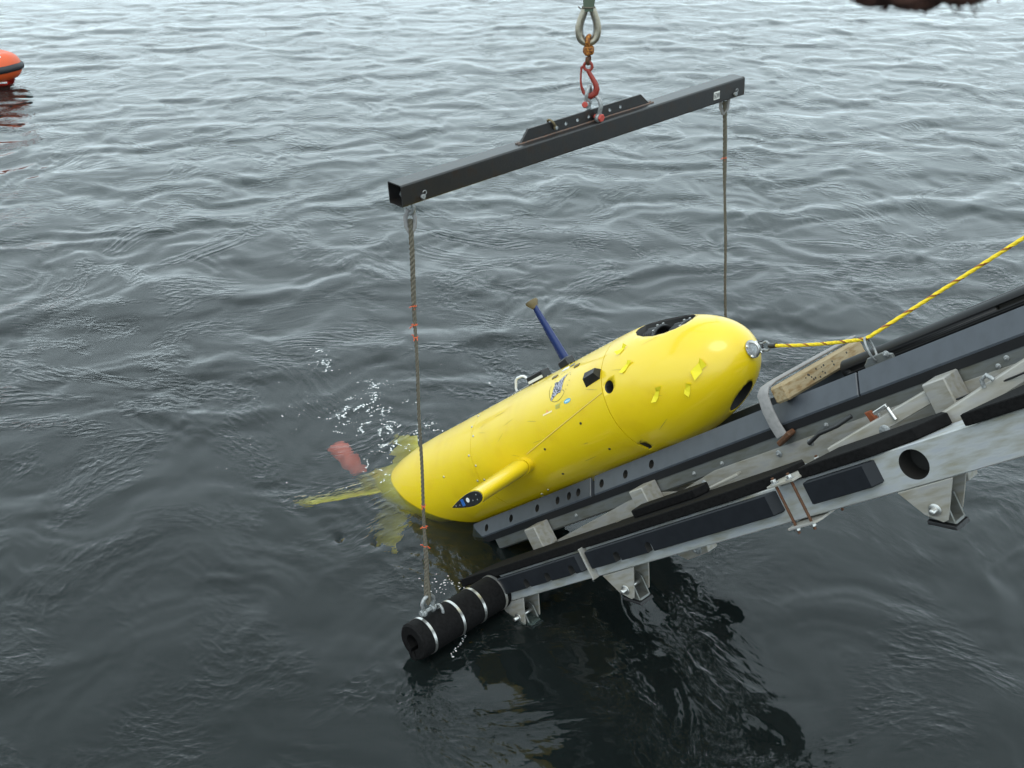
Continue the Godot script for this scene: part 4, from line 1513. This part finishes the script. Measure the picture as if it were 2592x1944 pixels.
func hook_gear() -> void:
	var F := beam_frame()
	var hx := Vector3(0.53, 0, -7.69)
	# lower shackle pinned through the lifting plate
	var low := F * at(1.70, 0.100, 0)
	var fb := Basis(F.basis.x, Vector3.UP, F.basis.x.cross(Vector3.UP).normalized())
	shackle("lifting_shackle", "galvanised shackle with a red pin through the spreader's lifting plate", Transform3D(fb, low.origin), 0.105, M.red_pin, M.galvanised)
	# upper shackle, turned a quarter round, hanging in the hook
	var uf := Transform3D(Basis(Vector3(0.95, 0, 0.3).normalized(), Vector3.UP, Vector3(0.95, 0, 0.3).normalized().cross(Vector3.UP)), Vector3(0.512, 3.765, -7.665))
	uf.basis = uf.basis * Basis(Vector3(0, 0, 1), -0.12)
	shackle("hook_shackle", "galvanised shackle with a red pin hanging in the red hook", uf, 0.085, M.red_pin, M.galvanised)
	# the hook: a flat forging with an eye and a swelling throat
	var t := thing("lifting_hook", "red lifting hook with a safety gate between rusty swivel and shackle", "hook", Transform3D(Basis(Vector3(0.9, 0, 0.25).normalized(), Vector3.UP, Vector3(0.9, 0, 0.25).normalized().cross(Vector3.UP)), Vector3(0.522, 3.80, -7.69)))
	var m := MB.new()
	m.tube(arc_pts(Vector3(-0.008, 0.205, 0), Vector3(1, 0, 0), Vector3(0, 1, 0), 0.028, -90, 270, 20), 0.0105, 10)
	m.tube([Vector3(-0.008, 0.180, 0), Vector3(0.006, 0.155, 0), Vector3(0.030, 0.120, 0), Vector3(0.050, 0.085, 0), Vector3(0.056, 0.055, 0), Vector3(0.046, 0.026, 0), Vector3(0.020, 0.008, 0), Vector3(-0.010, 0.010, 0), Vector3(-0.034, 0.030, 0), Vector3(-0.050, 0.068, 0), Vector3(-0.054, 0.095, 0)], [0.014, 0.016, 0.017, 0.019, 0.022, 0.024, 0.022, 0.017, 0.012, 0.009, 0.007], 12)
	m.tube([Vector3(-0.03, 0.208, 0), Vector3(-0.052, 0.196, 0)], 0.009, 8)
	part("hook_body", m, M.red_paint, t)
	var g := MB.new()
	g.tube([Vector3(-0.053, 0.20, 0), Vector3(-0.056, 0.15, 0), Vector3(-0.055, 0.085, 0)], [0.008, 0.0065, 0.0065], 8)
	part("safety_gate", g, M.red_paint, t)
	# rusty connecting link
	var c := thing("connecting_link", "rust-streaked yellow connecting link between the steel thimble and the red hook", "chain link", Transform3D(Basis(Vector3(0.3, 0, -0.95).normalized(), Vector3.UP, Vector3(0.3, 0, -0.95).normalized().cross(Vector3.UP)), Vector3(0.514, 4.10, -7.69)))
	var cu := MB.new()
	cu.tube(arc_pts(Vector3(0, 0.068, 0), Vector3(1, 0, 0), Vector3(0, 1, 0), 0.034, -30, 210, 14), 0.017, 10)
	part("upper_half", cu, M.yellow_rust, c)
	var cb := MB.new()
	cb.lathe([Vector2(-0.034, 0), Vector2(-0.034, 0.022), Vector2(-0.02, 0.033), Vector2(0.02, 0.033), Vector2(0.034, 0.024), Vector2(0.034, 0)], Transform3D(Basis(Vector3(0, 0, 1), Vector3(0, 1, 0), Vector3(-1, 0, 0)), Vector3(0, 0.012, 0)), 14)
	cb.box(at(0, 0.012, 0), Vector3(0.095, 0.062, 0.042), 0.012)
	part("joint", cb, M.yellow_rust, c)
	var cl := MB.new()
	cl.tube(arc_pts(Vector3(0, -0.05, 0), Vector3(1, 0, 0), Vector3(0, -1, 0), 0.026, -40, 220, 14), 0.014, 10)
	part("lower_half", cl, M.rusty_steel, c)
	# teardrop thimble and the sleeved rope that leaves the frame
	var h := thing("rope_thimble", "worn steel teardrop thimble at the end of the crane rope", "thimble", Transform3D(Basis(), Vector3(0.508, 4.165, -7.69)))
	var tb := MB.new()
	var tp := [Vector3(-0.022, 0.215, 0), Vector3(-0.050, 0.15, 0), Vector3(-0.064, 0.09, 0), Vector3(-0.062, 0.06, 0)]
	tp.append_array(arc_pts(Vector3(0, 0.055, 0), Vector3(1, 0, 0), Vector3(0, 1, 0), 0.060, 195, 345, 12))
	tp.append_array([Vector3(0.062, 0.06, 0), Vector3(0.064, 0.09, 0), Vector3(0.050, 0.15, 0), Vector3(0.022, 0.215, 0)])
	tb.tube(tp, 0.024, 12)
	part("thimble_body", tb, M.thimble_steel, h)
	var ins := MB.new()
	var ip := []
	for q in tp:
		ip.append(Vector3(q.x * 0.60, lerpf(0.10, q.y, 0.72), 0))
	ins.tube(ip, 0.005, 6)
	part("thimble_groove", ins, M.galvanised, h)
	var s := thing("crane_rope", "green canvas-sleeved crane rope hanging in from the top edge of the picture", "rope", Transform3D(Basis(), Vector3(0.506, 4.385, -7.69)))
	var sm := MB.new()
	var sp := []
	var sr := []
	rng.seed = 8
	for i in 40:
		sp.append(Vector3(rng.randf() * 0.002, -0.02 + i * 0.03, 0))
		sr.append(0.036 + rng.randf() * 0.004)
	sm.tube(sp, sr, 14)
	part("canvas_sleeve", sm, M.green_cloth, s)
	var lash := MB.new()
	lash.tube([Vector3(-0.03, 0.0, 0.02), Vector3(-0.055, -0.004, 0.03), Vector3(-0.07, 0.012, 0.03)], 0.004, 6)
	lash.tube(arc_pts(Vector3(0, 0.004, 0), Vector3(1, 0, 0), Vector3(0, 0, 1), 0.041, 0, 360, 16), 0.005, 6)
	part("lashing", lash, M.sling_rope, s)
	# slings
	wire_sling("wire_sling", "left wire sling with orange ties, hanging down to the black roller fender", F * Vector3(0.092, -0.185, 0), Vector3(-0.612, 0.41, -6.507), [0.20, 0.245, 0.275, 0.715, 0.775, 0.83], 0.0115, true, true)
	wire_sling("wire_sling", "right wire sling that drops behind the submersible's nose", F * Vector3(3.095, -0.10, 0.0), Vector3(1.965, 0.25, -8.80), [0.135], 0.0115, true, false)
	var fs := Transform3D(Basis(Vector3(0.70, 0, 0.71), Vector3.UP, Vector3(-0.71, 0, 0.70)), Vector3(-0.612, 0.345, -6.507))
	shackle("fender_shackle", "grey steel shackle joining the left sling to the roller fender", fs, 0.095, M.galvanised, M.galvanised)

func tow_line() -> void:
	var F := hull_frame()
	var eye := F * Vector3(1.680, -0.03, 0.0)
	var ring := F * Vector3(2.545, -0.245, 0.17)
	var shackle_at := eye + (ring - eye).normalized() * 0.045
	var d := (ring - eye).normalized()
	var sx := Transform3D(Basis(d.cross(Vector3.UP).normalized(), d, d.cross(Vector3.UP).normalized().cross(d)), shackle_at)
	shackle("nose_shackle", "small dark shackle fixing the yellow tow rope to the submersible's nose", sx, 0.05, M.black_plastic, M.galvanised)
	var t := thing("tow_rope", "yellow tow rope with red flecks running from the submersible's nose through the guide ring", "rope", Transform3D(Basis(), eye))
	var m := MB.new()
	m.colored = true
	var fin := Vector3(2.755, 3.492, -5.704)
	var pts := []
	var p0 := shackle_at + d * 0.075
	var n1 := 90
	for i in n1:
		var u := float(i) / n1
		pts.append(p0.lerp(ring, u) - Vector3(0, 0.012 * sin(u * PI), 0))
	var n2 := 170
	var far := ring + (fin - ring) * 1.7
	for i in n2 + 1:
		var u := float(i) / n2
		pts.append(ring.lerp(far, u))
	# smooth the corner at the ring
	for pas in 4:
		for i in range(n1 - 4, n1 + 5):
			pts[i] = (pts[i - 1] + pts[i] + pts[i + 1]) / 3.0
	var local := []
	for q in pts:
		local.append(q - eye)
	# three laid strands, one of them flecked
	var along := 0.0
	var R := 0.0115
	var k := 12
	var up := Vector3.UP
	var rows := []
	var ss := []
	for i in local.size():
		var a: Vector3 = local[maxi(i - 1, 0)]
		var b: Vector3 = local[mini(i + 1, local.size() - 1)]
		var tt := (b - a).normalized()
		up = (up - tt * up.dot(tt)).normalized()
		var sd := tt.cross(up)
		if i > 0:
			along += (local[i] - local[i - 1]).length()
		ss.append(along)
		var row := []
		for j in k:
			var an := TAU * j / k
			var rr := R * (0.82 + 0.22 * absf(cos(1.5 * (an - along * 42.0))))
			row.append(local[i] + (up * cos(an) + sd * sin(an)) * rr)
		rows.append(row)
	for i in local.size() - 1:
		for j in k:
			var j2 := (j + 1) % k
			var ph := fposmod((TAU * (j + 0.5) / k - ss[i] * 42.0) / TAU, 1.0)
			m.col = Color(0.74, 0.54, 0.012)
			if ph < 0.17:
				m.col = Color(0.26, 0.08, 0.015)
			elif ph < 0.24 or (ph > 0.32 and ph < 0.35) or (ph > 0.65 and ph < 0.68):
				m.col = Color(0.45, 0.33, 0.01)
			m.quad(rows[i][j], rows[i][j2], rows[i + 1][j2], rows[i + 1][j], rows[i][j] - local[i])
	part("laid_rope", m, M.tow_rope, t)
	var sp := MB.new()
	var q0: Vector3 = local[0]
	sp.tube([q0 - d * 0.01, q0 + d * 0.05], 0.017, 10)
	part("whipping", sp, M.black_plastic, t)

func timber() -> void:
	var F := hull_frame()
	var t := thing("timber_block", "weathered timber baulk lying across the rails in front of the submersible's nose", "timber", F * at(1.955, -0.335, -0.10))
	var m := MB.new()
	m.box(Transform3D(), Vector3(0.115, 0.112, 0.92), 0.014)
	part("baulk", m, M.timber, t)
	rng.seed = 4
	for i in 17:
		var b := MB.new()
		var z := rng.randfn(0.05, 0.13) if i < 12 else rng.randf_range(-0.44, 0.44)
		disc(b, 0.004 + rng.randf() * 0.004, 0.004, Transform3D(Basis(Vector3(0, 0, -1), Vector3(0, 1, 0), Vector3(1, 0, 0)), Vector3(0.0572, rng.randf_range(-0.04, 0.03), z)), 7)
		part("nail_hole", b, M.dark_hole, t)

func raft() -> void:
	# bow of an inflatable entering from the left
	var hd := Vector3(0.94, 0, 0.34).normalized()
	var sd := hd.cross(Vector3.UP).normalized()
	var bow := Vector3(-11.24, 0.0, -25.75)
	var t := thing("inflatable_boat", "orange inflatable boat with a black rubbing strake, cut off at the left edge", "boat", Transform3D(Basis(hd, Vector3.UP, sd), bow))
	var path := []
	for i in 41:
		var u := (i - 20) / 20.0
		var a := absf(u)
		var x := -0.32 - 4.6 * pow(maxf(0.0, a - 0.10), 1.25)
		if a < 0.35:
			x = -0.32 - 0.95 * (a / 0.35) * (a / 0.35)
		else:
			x = -1.27 - 5.2 * (a - 0.35)
		var z := 0.80 * sin(clampf(u / 0.62, -1, 1) * PI / 2)
		path.append(Vector3(x, 0.37 + 0.06 * exp(-a * 4.0) , z))
	var m := MB.new()
	m.tube(path, 0.30, 22)
	part("inflated_tube", m, M.raft_orange, t)
	var k := MB.new()
	var sp := []
	for i in range(1, path.size() - 1):
		var e: Vector3 = (path[i + 1] - path[i - 1]).normalized()
		var o := e.cross(Vector3.UP).normalized()
		if o.dot(path[i] - Vector3(-3.0, 0.37, 0.0)) < 0.0:
			o = -o
		sp.append(path[i] + o * 0.265 + Vector3(0, 0.0, 0))
	k.tube(sp, 0.085, 10)
	part("rubbing_strake", k, M.raft_black, t)
	# rigid hull below
	var h := MB.new()
	var secs := []
	for i in 12:
		var u := i / 11.0
		var x := -0.22 - 5.7 * u
		var hw := 0.72 * pow(clampf(u * 6.0 + 0.05, 0, 1), 0.6)
		var keel := lerpf(0.10, -0.6, clampf(u * 4.5, 0, 1))
		secs.append([Vector3(x, 0.27, -hw), Vector3(x, 0.06, -hw * 0.96), Vector3(x, keel, 0), Vector3(x, 0.06, hw * 0.96), Vector3(x, 0.27, hw)])
	for i in 11:
		for j in 4:
			h.quad(secs[i][j], secs[i][j + 1], secs[i + 1][j + 1], secs[i + 1][j], Vector3(0.3, -0.4, (j - 1.5)))
	part("rigid_hull", h, M.raft_red, t)
	for s in [-1.0, 1.0]:
		var st := MB.new()
		var lp := []
		for i in 12:
			var q: Vector3 = secs[i][3] if s > 0.0 else secs[i][1]
			lp.append(q + Vector3(0.02, 0.05, 0.02 * s))
		st.tube(lp, 0.022, 6)
		part("white_stripe", st, M.raft_white, t)
	# white crossed mark on the bow tube
	var c0 := Vector3(-0.40, 0.70, 0.20)
	for a in [0.6, -0.75]:
		var x := MB.new()
		var xs := []
		for i in 9:
			var v := (i / 8.0 - 0.5) * 0.40
			var q := c0 + (Vector3(0.75, 0, -0.66) * cos(a) + Vector3(0.5, -0.25, 0.8) * sin(a)).normalized() * v
			var best: Vector3 = path[0]
			for e in path:
				if e.distance_squared_to(q) < best.distance_squared_to(q):
					best = e
			xs.append(best + (q - best).normalized() * 0.304)
		ribbon(x, xs, 0.055, 0.006, (xs[8] - xs[0]).cross(Vector3(0.2, 1, 0.4)))
		part("white_mark", x, M.raft_white, t)

func frayed_line() -> void:
	# a fibrous rope close to the lens, sagging just into the top of the frame
	var t := thing("frayed_rope", "blurred dark brown frayed rope across the top right corner", "rope", Transform3D(Basis(), Vector3(0.117, 5.4508, -0.48)))
	var m := MB.new()
	rng.seed = 21
	var pts := []
	var rad := []
	for i in 60:
		var u := i / 59.0
		pts.append(Vector3(lerpf(-0.012, 0.084, u), -0.0004 + 0.011 * pow(absf(u - 0.60) * 2.0, 1.7) + 0.0006 * rng.randf(), -0.01 + 0.02 * u))
		rad.append(0.0085 * (1.0 - 0.15 * u) * (1.0 + 0.10 * rng.randf()))
	m.tube(pts, rad, 12, false, 3, 110.0)
	part("rope_body", m, M.frayed_fibre, t)
	var f := MB.new()
	for i in 46:
		var q: Vector3 = pts[20 + rng.randi() % 36]
		var e := Vector3(rng.randf_range(-0.006, 0.016), rng.randf_range(-0.0105, -0.004), rng.randf_range(-0.005, 0.005))
		f.tube([q, q + e * 0.6 + Vector3(0.002, 0, 0), q + e], 0.0004, 4)
	var fr := part("loose_fibres", f, M.frayed_fibre, t)
	tag(fr, "", "", "", "stuff")

func foam() -> void:
	rng.seed = 55
	var spots := [-2.22,-11.63,3, -2.12,-11.36,3, -2.14,-11.22,3, -2.1,-11.14,2, -1.48,-10.86,3, -1.45,-10.76,3, -1.58,-10.88,2, -1.51,-10.33,4, -1.5,-10.49,3, -1.48,-10.59,2, -1.56,-10.27,2, -1.49,-10.18,3, -1.66,-10.08,4, -1.57,-9.84,3, -1.48,-9.77,3, -1.16,-9.87,3, -1.2,-9.46,3, -1.15,-9.47,2, -0.89,-9.81,3, -0.87,-9.7,3, -0.91,-9.9,2, -1.08,-10.4,2, -1.92,-10.02,2, -1.74,-10.56,1, -1.34,-10.11,2, -1.27,-10.19,2, -1.22,-10.24,2, -1.29,-8.95,2, -1.24,-8.91,2, -1.21,-8.87,2]
	var spots2 := [-2.19,-10.07,1, -2.36,-10.29,1, -2.3,-10.27,1, -1.94,-10.21,1, -2.04,-10.38,1, -1.72,-10.45,2, -1.65,-10.46,2, -1.73,-10.19,2, -2.33,-10.04,1, -1.28,-9.86,3, -1.23,-9.87,3, -1.07,-9.7,1, -0.26,-10.83,2, -1.75,-9.75,2, -1.94,-10.59,1, -1.33,-10.76,1, -1.25,-9.35,3, -1.31,-9.6,2, -1.05,-9.45,2, -1.0,-9.3,2]
	spots.append_array(spots2)
	var m := MB.new()
	for i in range(0, spots.size(), 3):
		var c := Vector2(spots[i], spots[i + 1])
		var k: float = spots[i + 2]
		# a ragged, lacy streak of small flecks, drawn out along the drift
		var dir := Vector2(1, 0).rotated(rng.randfn(0.35, 0.5))
		if k >= 2.0:
			for j in int(k * 0.75):
				streak(m, c + Vector2(rng.randfn(0, 0.02 * k), rng.randfn(0, 0.02 * k)), dir.rotated(rng.randfn(0, 0.9)), 0.05 * k * rng.randf_range(0.5, 1.2), 0.002 + 0.0013 * k)
		for j in int(1 + k * 1.4):
			var o := dir * rng.randfn(0, 0.032 * k) + Vector2(rng.randfn(0, 0.018 * k), rng.randfn(0, 0.018 * k))
			fleck(m, c + o, (0.003 + 0.009 * rng.randf() * rng.randf()) * (0.7 + 0.22 * k))
	for j in 40:
		fleck(m, Vector2(rng.randfn(-1.9, 0.9), rng.randfn(-9.9, 0.9)), 0.003 + 0.007 * rng.randf() * rng.randf())
	for j in 34:
		fleck(m, Vector2(rng.randfn(-0.55, 0.10), rng.randfn(-7.28, 0.06)), 0.003 + 0.006 * rng.randf())
	for j in 26:
		fleck(m, Vector2(-0.46 + 0.03 * rng.randf() + j * 0.006, -6.40 - j * 0.016), 0.003 + 0.006 * rng.randf())
	var o := part("sea_foam", m, M.foam_white, self)
	tag(o, "thin white foam flecks drifting round the submersible's tail", "foam", "", "stuff")

func fleck(m: MB, c: Vector2, r: float) -> void:
	if c.x > -0.62 and c.y < -8.2 and c.y > -9.4:
		return
	var k := 7
	var ring := []
	var asp := rng.randf_range(0.5, 1.6)
	var rot := rng.randf() * TAU
	for i in k:
		var a := TAU * i / k
		var q := Vector2(cos(a) * asp, sin(a) / asp).rotated(rot) * r * rng.randf_range(0.6, 1.25) + c
		ring.append(Vector3(q.x, sea_h(q.x, q.y) + 0.001, q.y))
	var top := Vector3(c.x, sea_h(c.x, c.y) + 0.002 + r * 0.35, c.y)
	for i in k:
		var a: Vector3 = ring[i]
		var b: Vector3 = ring[(i + 1) % k]
		m.tri(top, a, b, Vector3.UP, (Vector3.UP + (a - top).normalized()).normalized(), (Vector3.UP + (b - top).normalized()).normalized())

# a wandering chain of small flecks
func streak(m: MB, c: Vector2, dir: Vector2, length: float, width: float) -> void:
	var k := 12
	var p := c - dir * length * 0.5
	var d := dir
	for i in k + 1:
		if rng.randf() < 0.8:
			fleck(m, p + Vector2(rng.randfn(0, width), rng.randfn(0, width)), width * rng.randf_range(0.5, 1.9))
		d = d.rotated(rng.randfn(0, 0.3))
		p += d * length / k
